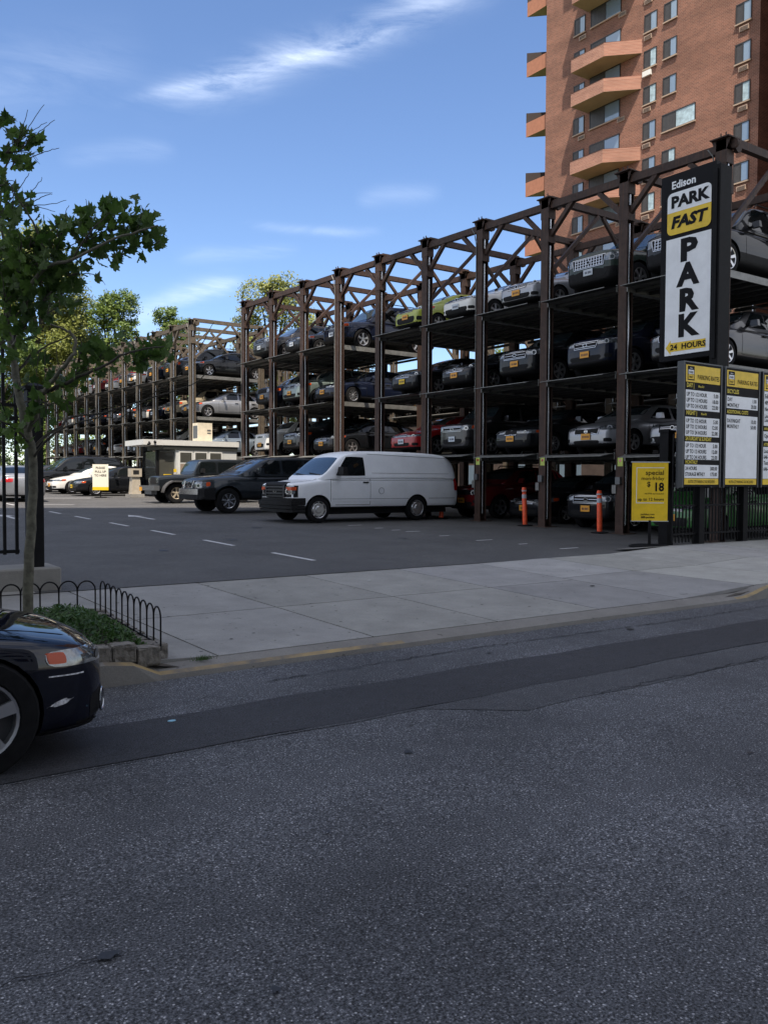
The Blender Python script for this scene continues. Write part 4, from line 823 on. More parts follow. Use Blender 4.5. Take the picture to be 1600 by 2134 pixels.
# large dark pickup like suv
NT=suv('large_suv',L=5.3,W=2.02,H=1.92,R=.415,tw=.27,wb=3.13,fo=.98,zb=.42,gr=(.84,1.06,.42,.46,'h2'),hl=(.82,1.03,.52,1.08,.22),hlr=.03,badge=(.09,.085),clad=.05,rim='7',rimmat=M_chrome,rr=.60,
  top=[(0,1.06),(.10,1.12),(.5,1.19),(1.35,1.25),(5.2,1.25),(5.3,1.2)],cab=dict(wb=.95,wt=.74,belt=1.30,prof=[(1.3,1.22),(1.6,1.38),(2.0,1.62),(2.4,1.83),(2.8,1.91),(3.6,1.92),(4.5,1.89),(4.9,1.78),(5.2,1.25)],ws=((1.62,1.36),(2.34,1.78)),rs=((5.12,1.35),(4.9,1.7)),side=[(1.95,2.55,2.95,2.95),(3.05,3.05,3.85,3.85),(3.95,3.95,4.6,4.75)],dt=.13),intake=None,fog=(.66,.66,.05,.03),doors=[(1.75,3.0),(3.0,3.9)],ms=1.35,mz=.10,pz=.62,py=.35,arch=1.2)
NT['rack']=None
r,bvh,P_,Lh,Wh=make_car(NT,'gunmetal'); ny=28.0+1.02*1.08; r.location=(12.97-.98*1.08+Lh*1.08,ny,gz(ny)); tag(r,'dark grey large suv with chrome bumper and seven spoke wheels beside the white van','suv')
mb=MB(); pts=[(-Lh+.12,-Wh*.98),(-Lh-.04,-Wh*.80),(-Lh-.10,-Wh*.45),(-Lh-.11,Wh*.45),(-Lh-.04,Wh*.80),(-Lh+.12,Wh*.98)]
for k,(a,b) in enumerate(zip(pts,pts[1:])):
    for z0,z1,m_ in ((.62,.80,0 if k in(1,2,3) else 1),(.46,.62,1 if k!=2 else 1)): mb.quad([(*a,z0),(*b,z0),(*b,z1),(*a,z1)],m_)
    mb.quad([(*a,.80),(*b,.80),(b[0]+.16,b[1],.82),(a[0]+.16,a[1],.82)],0 if k in(1,2,3) else 1)
for s_ in (-1,1): mb.quad([(-Lh+.12,s_*Wh*.98,.46),(-Lh+.50,s_*Wh*1.01,.46),(-Lh+.50,s_*Wh*1.01,.84),(-Lh+.12,s_*Wh*.98,.80)],1)
P_('front_bumper',mb,[M_chrome,M_blackm],sm=30)
mb=MB()
for s_ in (-1,1): patch(bvh,[(-Lh,s_*.40*Wh,.84),(-Lh,s_*.46*Wh,.84),(-Lh,s_*.16*Wh,.84),(-Lh,s_*.12*Wh,.84)],(1,0,0),1,1,.02,mb,0); mb.bar((-Lh-.035,s_*.36,.82),(-Lh-.0,s_*.28,1.07),.03,.05)
for s_ in (-1,1): mb.bar((-Lh-.03,s_*.30,.84),(-Lh+.01,s_*.44,1.07),.03,.035)
P_('grille_bar',mb,[M_chrome],sm=30)
mb=MB()
for s_ in (-1,1): mb.bb(-Lh+1.98,-Lh+2.04,s_*(Wh+.10)-.1,s_*(Wh+.10)+.1,1.32,1.5)
P_('mirror_trim',mb,[M_chrome],sm=30)
# off road vehicle
JT=dict(name='offroad_vehicle',L=4.5,W=1.62,H=1.84,fo=.70,wb=2.95,zb=.50,box=1,R=.41,tw=.26,wd=.3,arch=1.12,top=[(0,1.06),(.05,1.10),(.6,1.15),(1.35,1.20),(4.4,1.22),(4.5,1.2)],plan=[(0,.72),(.1,.74),(1.2,.93),(1.6,1.0),(4.5,1.0)],
  cab=dict(wb=.99,wt=.88,belt=1.27,prof=[(1.42,1.2),(1.5,1.34),(1.6,1.56),(1.72,1.78),(1.9,1.84),(3.0,1.84),(4.2,1.84),(4.44,1.78),(4.48,1.2)],ws=((1.5,1.30),(1.68,1.72)),rs=((4.48,1.3),(4.45,1.72)),side=[(1.66,1.78,2.45,2.45),(2.55,2.55,3.4,3.4),(3.5,3.5,4.3,4.3)],dt=.13),
  hl=(.84,1.02,.42,.68,.0),hlr=0,hlt=0,amber=0,gr=(.78,1.06,.36,.36,'s'),grm=M_blackm,grc=M_blackm,badge=None,pz=.6,py=.75,doors=[(1.55,2.5),(2.5,3.4)],rim='5',rimmat=M_tan,rr=.58,mz=.08,ms=1.2,mblack=1,tl=(.9,1.2,.9,1.0),intake=None)
r,bvh,P_,Lh,Wh=make_car(JT,'gunmetal'); jy=35.95+.93*1.08; r.location=(14.2-.70*1.08+Lh*1.08,jy,gz(jy)); tag(r,'dark boxy off road vehicle with tan alloy wheels and wide fenders beside the booth','suv')
for s_ in (-1,1):
    for wx,l_ in ((-Lh+.70,.78),(-Lh+3.65,.70)):
        mb=MB(); prev=None; Y_i,Y_o=s_*.60,s_*.93
        for k in range(11):
            a=math.radians(-8+196*k/10) ; x=wx-.60*math.cos(a)*1.0; z=.40+.56*math.sin(a) if math.sin(a)>0 else .44
            z=min(z,.93)
            if prev: 
                mb.quad([(prev[0],Y_i,prev[1]),(prev[0],Y_o,prev[1]),(x,Y_o,z),(x,Y_i,z)]); mb.quad([(prev[0],Y_o,prev[1]),(x,Y_o,z),(x,Y_o,z-.06),(prev[0],Y_o,prev[1]-.06)])
            prev=(x,z)
        P_('fender_flare',mb,[mat('fender_grey',(.07,.07,.072),.6,noise=.3,nscale=20) if 'fender_grey' not in D.materials else D.materials['fender_grey']],sm=50)
mb=MB(); mb.bb(-Lh-.28,-Lh-.05,-.86,.86,.52,.72); mb.bb(-Lh-.22,-Lh,-.4,.4,.36,.54); P_('front_bumper',mb,[M_frame],sm=30)
mb=MB(); mb.bb(-Lh-.30,-Lh-.285,.55,.83,.50,.66); P_('number_plate',mb,[M_plateo],sm=30)
# sedan shaped cars and the silver one seen from behind
car(K['kidney'],'black',12.38,45.2+.98,gz(46.2),'black sedan with yellow plate parked behind the pull up sign and pay pedestal','y')
car(K['slim'],'white',11.98,48.2+.98,gz(49.2),'white sedan with multi spoke wheels between two black cars at the back of the lot','o')
car(K['bigsuv'],'black',11.4,51.2+1.05,gz(52.2),'black suv behind the white sedan in the lot, left of the pull up sign','w')
car(K['sedan'],'darkgrey',11.0,56,gz(56),'dark grey sedan farthest back in the open lot, mostly hidden by the black suv','w')
car(K['sedan2'],'silver',8.49,38.9+4.75*1.08,gz(40),'silver sedan seen from behind through the left fence','w',rz=-math.pi/2)
D.objects[-1] if False else None
# dark coupe in the street
AT=sedan('street_car',L=4.6,W=1.85,H=1.38,sc=1.0,R=.365,tw=.24,fo=.86,wb=2.76,rr=.665,arch=1.07,gr=(.34,.66,.36,.42,'h5f'),hl=(.60,.715,.52,1.08,.36),hlr=.03,hlt=.015,af=.84,intake=None,fog=None,badge=None,amber=1,
   top=[(0,.62),(.06,.69),(.22,.77),(.55,.84),(1.1,.92),(2.2,.95),(3.35,.97),(4.0,.99),(4.5,.95),(4.6,.88)],plan=[(0,.52),(.04,.64),(.12,.77),(.27,.90),(.5,.965),(.95,1.0),(3.6,1.0),(4.3,.93),(4.6,.8)],zb=.17,rub=None,rim='5')
AT['cab']=dict(AT['cab']); AT['cab']['prof']=[(x+.08,z-.07) for x,z in AT['cab']['prof'][:-1]]+[(4.4,.98)]; AT['cab']['ws']=((1.5,.99),(2.2,1.29)); AT['cab']['rs']=((4.1,1.02),(3.6,1.28)); AT['cab']['belt']=.97; AT['cab']['dt']=.12; AT['H']=1.39
PAINT['ink']=mat('paint_ink',(.003,.004,.010),.5,spec=.0,coat=1)
r,bvh,P_,Lh,Wh=make_car(AT,'ink',rz=math.pi); 
AX=1.76; r.location=(AX-Lh,5.42+Wh,-.30); tag(r,'dark navy car parked at the kerb by the tree pit, its front corner in view','car')
for s_ in (-1,1):
    mb=MB(); c0=Vector((-Lh,s_*.66*Wh,.33)); d=Vector((.9,-.42*s_,0)).normalized(); hit=bvh.ray_cast(c0-d*1.5,d,4); q=hit[0]-d*.012; t_=Vector((-d.y,d.x,0)).normalized()
    ring=[q+t_*.062*math.cos(k*math.pi/12)+Vector((0,0,1))*.075*math.sin(k*math.pi/12) for k in range(25)]
    mb.tube([p for p in ring],.008,6,0,False); mb.quad([q+(p-q)*.96+d*.02 for p in ring[:-1]],1); P_('fog_lamp',mb,[M_chrome,M_blackm],sm=60)
    mb=MB(); patch(bvh,[(-Lh+.05,s_*.72*Wh,.20),(-Lh+.5,s_*1.2*Wh,.20),(-Lh+.5,s_*1.2*Wh,.225),(-Lh+.05,s_*.72*Wh,.225)],(.6,-.8*s_,0),12,1,.02,mb,0,.04); P_('lip_spoiler',mb,[M_blackm],sm=40)
    mb=MB(); patch(bvh,[(-Lh-.02,s_*.45*Wh,.20),(-Lh+.05,s_*.82*Wh,.22),(-Lh+.05,s_*.84*Wh,.40),(-Lh-.02,s_*.50*Wh,.44)],(.9,-.42*s_,0),8,4,.003,mb,0,.01,.1); P_('side_intake',mb,[M_blackm],sm=40)
mb=MB(); patch(bvh,[(-Lh+.27,2,.40),(-Lh+.46,2,.375),(-Lh+.45,2,.40),(-Lh+.28,2,.44)],(0,-1,0),10,2,.004,mb,0,.002,.9); patch(bvh,[(-Lh+.20,2,.56),(-Lh+.44,2,.575),(-Lh+.44,2,.582),(-Lh+.20,2,.568)],(0,-1,0),10,1,.004,mb,0,.002,.0); P_('paint_scratch',mb,[mat('scratch_grey',(.62,.62,.64),.5,noise=.7,nscale=40)],sm=40)
# ------------------------------------------------------------ brick apartment tower
W_=55.0; FL=2.744
tw=empty('apartment_tower',(W_,40,0)); tag(tw,'tall orange brick apartment tower with angled balconies rising behind the rack','building')
def TW(name,mb,mats,par=None,sm=None):
    me=mb.mesh(name,mats,sm)
    if par is None: return link(name,me,tw,(-W_,-40,0))
    return link(name,me,par)
mb=MB(); mb.bb(W_,W_+16,33.75,53.8,0,62); o=TW('brick_wall',mb,[M_brick])
mb=MB(); mb.bb(W_+2.6,W_+16,31.2,33.75,0,62); TW('recessed_wall',mb,[M_brick])
mb=MB(); mb.bb(W_-2.4,W_+16,14,31.2,0,62); TW('projecting_wing',mb,[M_brick])
mb=MB(); mb.bb(W_+16.01,W_+30,36,50,0,58); TW('rear_block',mb,[M_brick])
def winmesh(w,h,split,dark_left=True,p2=0):
    f=MB(); t=.05
    f.bb(.02,.05,-w/2,w/2,0,h)  # recess back
    for (a,b,c,d) in ((-w/2,w/2,0,t),(-w/2,w/2,h-t*1.6,h),(-w/2,-w/2+t,t,h-t),(w/2-t,w/2,t,h-t),(split*w-w/2-.025,split*w-w/2+.025,t,h-t)): f.bb(-.03,.021,a,b,c,d)
    f.bb(-.10,.0,-w/2-.05,w/2+.05,-.10,-.003,1)
    fm=f.mesh('window',[M_wfr,M_sill])
    p=MB(); s0=split*w-w/2; p.quad([(.012,-w/2+t,t),(.012,s0-.03,t),(.012,s0-.03,h-t*1.6),(.012,-w/2+t,h-t*1.6)],0)
    q=MB(); q.quad([(.012,s0+.03,t),(.012,w/2-t,t),(.012,w/2-t,h-t*1.6),(.012,s0+.03,h-t*1.6)],0)
    return fm,p.mesh('clear_pane',[M_pane]),q.mesh('screened_pane',[M_screen])
# near (-Y) half is the right half in the picture
WN=winmesh(1.18,1.37,.5); WW=winmesh(2.9,1.30,.58); WD=winmesh(3.1,1.45,.5)
acm=MB(); acm.bb(-.10,.0,-.36,.36,-.17,.17); acm.quad([(-.104,-.30,-.12),(-.104,.30,-.12),(-.104,.30,.12),(-.104,-.30,.12)],1)
for k in range(4): acm.bb(-.125,-.104,-.30,.30,-.10+k*.06,-.085+k*.06)
acme=acm.mesh('ac_unit',[M_ac,M_screen]); acw=MB().bb(-.2,0,-.38,.38,-.2,.2).mesh('ac_unit',[M_acw])
def win(ms,y,z,curt=False):
    f=link('window',ms[0],tw,(-.035+0,y-40,z)); a=link('clear_pane',ms[1],f); b=link('screened_pane',ms[2],f)
    a.location=(-.012,0,0); b.location=(-.012,0,0)
    if curt: a.material_slots[0].link='OBJECT'; a.material_slots[0].material=M_pane2
rnd=random.Random(4)
for n in range(-9,8):
    z=33.46+n*FL
    win(WN,42.78,z,rnd.random()<.5)
    if n==-2: win(WW,40.15,28.07,True)
    else: win(WN,40.98,z+.05,rnd.random()<.35)
    win(WN,34.97,z-.08-FL*0+ -2.62+FL,rnd.random()<.25)
    link('ac_unit',acw if n==-0 else acme,tw,(0,43.0-40,z-.42)); link('ac_unit',acme,tw,(0,34.9-40,z-.4))
    win(WN,49.95,z+.0,rnd.random()<.3); win(WD,47.2,z-.05,False)
    link('ac_unit',acme,tw,(0,49.6-40,z-.42)); link('ac_unit',acme,tw,(0,45.5-40,z-.32))
# balconies: trapezoid plan with a 45 degree flank towards the street
def balc(z0):
    P=[(0,43.6),(-2.0,45.65),(-2.0,49.05),(0,49.05)]; b=MB(); t=.2; hp=1.05
    mbk=MB()
    mbk.quad([(W_+x,y,z0) for x,y in P][::-1],1); mbk.quad([(W_+x,y,z0+.2) for x,y in P],0)
    Q=[(0,43.6+.28),(-1.8,45.72),(-1.8,48.85),(0,48.85)]
    for k in range(3):
        a,b_=P[k],P[k+1]; c,d=Q[k+1],Q[k]
        mbk.quad([(W_+a[0],a[1],z0),(W_+b_[0],b_[1],z0),(W_+b_[0],b_[1],z0+hp),(W_+a[0],a[1],z0+hp)],0)
        mbk.quad([(W_+d[0],d[1],z0+.2),(W_+c[0],c[1],z0+.2),(W_+c[0],c[1],z0+hp),(W_+d[0],d[1],z0+hp)],0)
        mbk.quad([(W_+a[0]*1.01,a[1],z0+hp),(W_+b_[0]*1.01,b_[1],z0+hp),(W_+c[0],c[1],z0+hp),(W_+d[0],d[1],z0+hp)],2)
    return TW('balcony',mbk,[M_brickf,M_soff,M_bcap])
for z0 in (48.57,51.3,43.08,40.34,34.86,32.12,26.64,23.90,18.42,15.68): balc(z0)
M_shadewall=mat('painted_shade_wall',(.028,.018,.016),.8)  # near-black colour paints in the shade of the balcony recess
def sbalc(z0):
    m=MB(); X=W_+.3; A=(X,56.5); B=(X,53.8); C_=(X+2.7,53.8)
    m.quad([(A[0],A[1],z0),(B[0],B[1],z0),(C_[0],C_[1],z0)],1); m.quad([(C_[0],C_[1],z0+.2),(B[0],B[1],z0+.2),(A[0],A[1],z0+.2)],0)
    for a,b_,h in ((A,B,1.25),(A,C_,2.15)):
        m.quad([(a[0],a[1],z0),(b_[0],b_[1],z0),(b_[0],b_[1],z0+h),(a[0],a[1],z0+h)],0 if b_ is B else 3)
        n=Vector((b_[1]-a[1],a[0]-b_[0],0)).normalized()*.15
        m.quad([(a[0],a[1],z0+h),(b_[0],b_[1],z0+h),(b_[0]-n.x,b_[1]-n.y,z0+h),(a[0]-n.x,a[1]-n.y,z0+h)],2)
    TW('corner_balcony',m,[M_brickp,M_soff,M_bcap,M_shadewall])
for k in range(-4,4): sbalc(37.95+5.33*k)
# wing balcony at top right
mb=MB(); mb.bb(W_+.2,W_+2.55,31.25,33.7,44.4,44.65,1); mb.bb(W_+.2,W_+.4,31.25,33.7,44.651,45.7,0); TW('balcony',mb,[M_brick,M_soff])
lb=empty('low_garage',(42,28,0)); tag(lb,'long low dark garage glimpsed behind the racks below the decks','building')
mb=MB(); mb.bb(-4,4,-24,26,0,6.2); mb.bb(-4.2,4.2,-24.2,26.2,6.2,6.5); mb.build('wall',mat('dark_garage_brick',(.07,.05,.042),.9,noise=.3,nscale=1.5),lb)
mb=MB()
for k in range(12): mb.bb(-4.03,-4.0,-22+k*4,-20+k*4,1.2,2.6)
mb.build('window_band',M_pane,lb)
# ------------------------------------------------------------ tall block across the street whose shade covers the street and the front of the lot
sd=Vector((.965,-.262,0)); nd=Vector((-.262,-.965,0)); o0=Vector((-8.5,-7.8,0)); HB=98.5
tb=empty('apartment_slab',tuple(o0+nd*7)); tag(tb,'tall pale apartment slab across the street, outside the picture','building')
def SB(name,mb,mats): return link(name,mb.mesh(name,mats),tb,tuple(-(o0+nd*7)))
mb=MB(); rot=Matrix((sd,-nd,Vector((0,0,1)))).transposed()
c=o0+sd*2+nd*7; mb.box((c.x,c.y,HB/2),(44,14,HB),0,rot)
for fl in range(1,35):
    for k in range(-9,12):
        if k%4==3: continue
        p=o0+sd*(k*1.95+.4)-nd*.02; mb.box((p.x,p.y,fl*2.8+.6),(1.2,.06,1.3),1,rot)
SB('brick_wall',mb,[mat('white_glazed_brick',(.66,.64,.58),.6),M_wfr])
# ------------------------------------------------------------ booth
by0,by1=43.2,45.7; zb_=g(44)
bt=empty('attendant_booth',(18,44.4,zb_)); tag(bt,'grey attendant booth with overhanging flat roof and three windows','booth')
def BT(name,mb,mats,par=None): return link(name,mb.mesh(name,mats),bt,(-18,-44.4,-zb_)) if par is None else link(name,mb.mesh(name,mats),par)
mb=MB(); mb.bb(17.0,20.5,by0+.1,by1,zb_,zb_+2.5); BT('wall',mb,[M_boothw])
mb=MB(); mb.bb(16.05,17.0,by0+.3,by1-.2,zb_,zb_+.9,0); mb.bb(16.05,17.0,by0+.3,by1-.2,zb_+.9,zb_+2.4,1); mb.bb(15.98,16.12,by0+.24,by0+.38,zb_,zb_+2.45,0); mb.bb(15.98,16.12,by1-.3,by1-.2,zb_,zb_+2.45,0); BT('glazed_end',mb,[M_blackm,M_bwin])
mb=MB(); mb.bb(15.2,20.6,by0+.0,by1+.4,zb_+2.72,zb_+3.0); BT('roof',mb,[M_bootht])
mb=MB(); mb.bb(16.3,20.55,by0+.04,by1,zb_+2.5,zb_+2.72); BT('fascia_band',mb,[M_boothd])
for k,x in enumerate((17.15,18.0,18.85)):
    f=MB(); 
    f.bb(x,x+.78,by0+.06,by0+.1,zb_+1.15,zb_+2.42); fo=BT('window',f,[M_bootht])
    p=MB(); p.quad([(x+.07,by0+.055,zb_+1.83),(x+.71,by0+.055,zb_+1.83),(x+.71,by0+.055,zb_+2.36),(x+.07,by0+.055,zb_+2.36)]); BT('upper_pane',p,[M_bwin],fo)
    p=MB(); p.quad([(x+.07,by0+.055,zb_+1.2),(x+.71,by0+.055,zb_+1.2),(x+.71,by0+.055,zb_+1.76),(x+.07,by0+.055,zb_+1.76)]); BT('lower_pane',p,[M_board if k<2 else M_dark],fo)
mb=MB(); mb.quad([(16.35,by0+.22,zb_+.25),(16.8,by0+.22,zb_+.25),(16.8,by0+.22,zb_+1.2),(16.35,by0+.22,zb_+1.2)]); BT('yellow_notice',mb,[M_yel])
mb=MB(); 
for k,c_ in enumerate((0,1,0,1,0)): mb.bb(16.86,16.98,by0-.02,by0+.08,zb_+.55+.19*k,zb_+.72+.19*k,c_)
BT('striped_guard',mb,[M_yel,M_white])
mb=MB(); mb.tube([(15.5,by0-.01,zb_+2.86),(15.5,by0-.16,zb_+2.78),(15.35,by0-.24,zb_+2.72)],.05,8); mb.tube([(15.8,by0-.01,zb_+2.9),(15.8,by0-.14,zb_+2.84)],.06,8); BT('camera_mount',mb,[M_blackm])
mb=MB(); mb.bb(-.42,.42,-.38,.38,0,1.05); 
mb.bb(.12,.33,-.39,-.381,.60,.68,1); mb.bb(.12,.33,-.39,-.381,.46,.52,1); mb.bb(-.422,-.418,-.3,.3,.2,.9,1)
ac=mb.build('rooftop_unit',[mat('ac_cream',(.62,.55,.42),.6,noise=.12,nscale=3),M_frame],None,(19.05,44.6,zb_+3.0)); tag(ac,'cream air conditioning unit standing on the booth roof','air conditioner')
# pay pedestal
pd=empty('pay_pedestal',(14.75,43.2,g(43.2))); tag(pd,'beige pay pedestal on a concrete foot in front of the booth','pay station')
mb=MB(); mb.box((0,0,.09),(.75,.75,.18)); mb.build('concrete_foot',M_conc,pd)
mb=MB(); mb.box((0,0,.62),(.5,.46,.9),0,None,.8); mb.box((0,0,1.28),(.56,.5,.42)); mb.build('cabinet',M_beige,pd)
mb=MB(); mb.box((-.02,-.256,1.3),(.3,.012,.2)); mb.build('screen',M_dark,pd)
# ------------------------------------------------------------ signs
def panel_map(org,ex,ez=Vector((0,0,1)),off=0):
    nrm=ex.cross(ez)
    return lambda v: tuple(org+ex*v[0]+ez*v[1]+nrm*(off+v[2]))
# tall street sign on the end column, facing across the lot (-X)
sg=empty('tall_parking_sign',(18.5,13.2,4.7)); tag(sg,'tall black sign reading PARK FAST and PARK, mounted on the end column','sign')
def SG(name,mb,mats,par=None): return link(name,mb.mesh(name,mats),sg,(-18.5,-13.2,-4.7)) if par is None else link(name,mb.mesh(name,mats),par)
ex=Vector((0,-1,0)); org=Vector((18.43,13.93,4.62)); SWD=1.50; SHT=4.62; pm_=lambda off:panel_map(org,ex,off=off)   # normal = ex x ez = (-1,0,0)
mb=MB(); mb.bb(18.44,18.62,12.37,13.93,4.60,9.26); SG('sign_box',mb,[M_ink2])
mb=MB(); mb.bb(18.30,18.74,12.16,12.38,4.3,9.1); mb.bb(18.26,18.32,12.22,12.32,4.5,9.0); SG('mounting_post',mb,[M_black])
def flat(mb,pts,fn,m=0): mb.quad([fn((x,y,0)) for x,y in pts],m)
mb=MB(); flat(mb,[(.18,.10),(1.465,.10),(1.465,3.02),(.18,3.02)],pm_(.012)); SG('white_panel',mb,[M_sgw])
mb=MB(); flat(mb,rr(.20,1.45,3.68,4.17,.14,5,(1,1,0,0)),pm_(.012)); SG('logo_white_field',mb,[M_sgw])
mb=MB(); flat(mb,rr(.20,1.45,3.12,3.679,.14,5,(0,0,1,1)),pm_(.012)); SG('logo_yellow_field',mb,[M_yel])
mb=MB()
put_plane(mb,[('P',.83,2.43,.74,'CENTER',1.25,0,.05),('A',.83,1.82,.74,'CENTER',1.1,0,.05),('R',.83,1.19,.74,'CENTER',1.12,0,.05),('K',.83,.56,.74,'CENTER',1.1,0,.05)],pm_(.018))
put_plane(mb,[('PARK',.835,3.80,.385,'CENTER',1.12,0,.05)],pm_(.018))
V0=len(mb.v); put_plane(mb,[('FAST',.835,3.29,.385,'CENTER',1.16,0,.05)],pm_(.018))
for i in range(V0,len(mb.v)):   # slant
    x,y,z=mb.v[i]; mb.v[i]=(x,y-(z-(4.62+3.43))*.22,z)
SG('black_lettering',mb,[M_ink2])
mb=MB(); put_plane(mb,[('Edison',.31,4.27,.26,'LEFT',1.02,0,.03)],pm_(.012)); SG('white_lettering',mb,[M_sgw])
mb=MB(); flat(mb,[(.21,.30),(.36,.48),(.36,.41),(1.36,.41),(1.36,.19),(.36,.19),(.36,.12)][::-1],pm_(.016)); ar=SG('yellow_arrow',mb,[M_yel])
mb=MB(); put_plane(mb,[('24  HOURS',.86,.235,.19,'CENTER',1.1,0,.03)],pm_(.022)); SG('arrow_lettering',mb,[M_ink2],ar)
# small logo used on boards and yellow sign
def logo(mb,x,y,s,fn):  # black frame, white and yellow fields
    flat(mb,[(x,y),(x+s,y),(x+s,y+s*1.25),(x,y+s*1.25)],fn(.004),0)
    flat(mb,[(x+.1*s,y+.55*s),(x+.9*s,y+.55*s),(x+.9*s,y+s*.92),(x+.1*s,y+s*.92)],fn(.006),1); flat(mb,[(x+.1*s,y+.1*s),(x+.9*s,y+.1*s),(x+.9*s,y+.52*s),(x+.1*s,y+.52*s)],fn(.006),2)
    put_plane(mb,[('PARK',x+s/2,y+.62*s,.27*s,'CENTER',.95,0,.03),('FAST',x+s/2,y+.2*s,.27*s,'CENTER',.95,0,.03)],fn(.008)); put_plane(mb,[('Edison',x+s/2,y+1.02*s,.16*s,'CENTER',1,1,.01)],fn(.008))
# rate boards facing the street (-Y)
def board(name,x0,wd,label,rows,footer,head='PARKING RATES'):
    y=12.02; z0=1.44; h=2.80; r=empty(name,(x0+wd/2,y+.05,z0)); tag(r,label,'sign',group='rate boards on the street fence')
    off=(-(x0+wd/2),-(y+.05),-z0); A=lambda n,mb,m:link(n,mb.mesh(n,m),r,off)
    e=Vector((1,0,0)); O=Vector((x0,y,z0)); fn=lambda o_:panel_map(O,e,off=o_)
    mb=MB(); mb.bb(x0-.03,x0+wd+.03,y+.002,y+.16,z0-.03,z0+h+.03); A('cabinet',mb,[M_black])
    mb=MB(); mb.bb(x0-.05,x0-.01,y-.01,y+.17,z0-.05,z0+h+.05); mb.bb(x0+wd+.01,x0+wd+.05,y-.01,y+.17,z0-.05,z0+h+.05); mb.bb(x0-.01,x0+wd+.01,y-.01,y+.17,z0+h+.02,z0+h+.05); A('trim',mb,[mat('trim_dark',(.055,.06,.066),.4,.3) if 'trim_dark' not in D.materials else D.materials['trim_dark']])
    mb=MB(); hd=.42; flat(mb,[(.03,h-hd),(wd-.03,h-hd),(wd-.03,h-.03),(.03,h-.03)],fn(.003)); flat(mb,[(.03,.02),(wd-.03,.02),(wd-.03,.16),(.03,.16)],fn(.003)); A('yellow_panel',mb,[M_yel])
    wp=MB(); tx=MB(); gd=MB()
    for kind,a,b_,txts in rows:
        if kind=='w': flat(wp,[(.03,a),(wd-.03,a),(wd-.03,b_),(.03,b_)],fn(.003))
        for (s_,xx,yy,sz,al,xs) in txts: put_plane(tx if kind=='w' else gd,[(s_,xx,yy,sz*1.08,al,xs,0,.018)],fn(.006))
    A('white_panel',wp,[M_sgw]); A('black_lettering',tx,[M_ink2]); A('gold_lettering',gd,[M_gold])
    mb=MB(); logo(mb,.09,h-.38,.26,fn); A('logo',mb,[M_ink2,M_sgw,M_yel])
    mb=MB(); put_plane(mb,[(head,wd-.06,h-.34,.15,'RIGHT',.78,0,.01),(footer,wd/2,.055,.095,'CENTER',.62,0,.005)],fn(.006)); A('header_lettering',mb,[M_ink2])
def rl(y,items,wd,sz=.118):
    o_=[]
    for k,(a,b_) in enumerate(items): o_+= [(a,.06,y-k*.135,sz,'LEFT',.80),(b_,wd-.09,y-k*.135,sz,'RIGHT',.85)]
    return o_
WB=1.38
T3=[('UP TO 1/2 HOUR','5.00'),('UP TO 12 HOURS','18.00'),('UP TO 24 HOURS','22.00')]; T4=[T3[0],('UP TO 12 HOURS','12.00'),T3[2]]
board('rate_board',16.86,WB,'leftmost rate board listing day, night, weekend and monthly prices',
 [('w',1.74,2.20,rl(2.06,T3,WB)),('w',1.14,1.58,rl(1.45,T4,WB)),('w',.60,1.01,rl(.88,T4,WB)),('w',.17,.48,rl(.355,[('24 HOURS','300.00'),('STORAGE MTHLY','175.00')],WB,.11)),
  ('g',0,0,[('DAY |',.06,2.26,.13,'LEFT',.8),('NIGHT |',.06,1.63,.13,'LEFT',.8),('SATURDAY & SUNDAY',.05,1.04,.12,'LEFT',.75),('MONTHLY',.06,.50,.11,'LEFT',.8),('Mon-Fri',.5,2.27,.07,'LEFT',.9),('Mon-Fri',.62,1.64,.07,'LEFT',.9)])],'18.375% CITY PARKING TAX INCLUDED')
board('rate_board',18.46,WB,'middle rate board with bicycle prices and a large blank white field',
 [('w',1.86,2.16,rl(2.03,[('DAY','1.00'),('MONTHLY','20.00')],WB)),('w',.17,1.70,rl(1.52,[('DAY/NIGHT','10.00'),('MONTHLY','50.00')],WB)),
  ('g',0,0,[('BICYCLES',.05,2.22,.13,'LEFT',.8),('ADDITIONAL COSTS',.05,1.74,.11,'LEFT',.8)])],'18.375% CITY PARKING TAX INCLUDED')
board('rate_board',20.06,WB,'rightmost rate board with address and opening hours, cut by the picture edge',
 [('w',1.5,2.36,[('Edison NY P',.06,2.19,.13,'LEFT',.8),('409 East 11',.06,2.03,.13,'LEFT',.8),('New York, N',.06,1.87,.13,'LEFT',.8),('License Title',.06,1.70,.12,'LEFT',.8),('License #',.06,1.62-.02,.12,'LEFT',.8)]),('w',1.12,1.36,[('Open',.06,1.2,.13,'LEFT',.8)]),('w',.17,.97,[('Location Phone',.06,.82,.13,'LEFT',.8),('646-998-7123',.06,.67,.13,'LEFT',.8),('Text Ahead N',.06,.52,.13,'LEFT',.8),('646-467-4853',.06,.37,.13,'LEFT',.8)]),
  ('g',0,0,[('HOURS OF',.05,1.39,.09,'LEFT',.8),('ATTENDANT',.05,1.0,.09,'LEFT',.8)])],'')
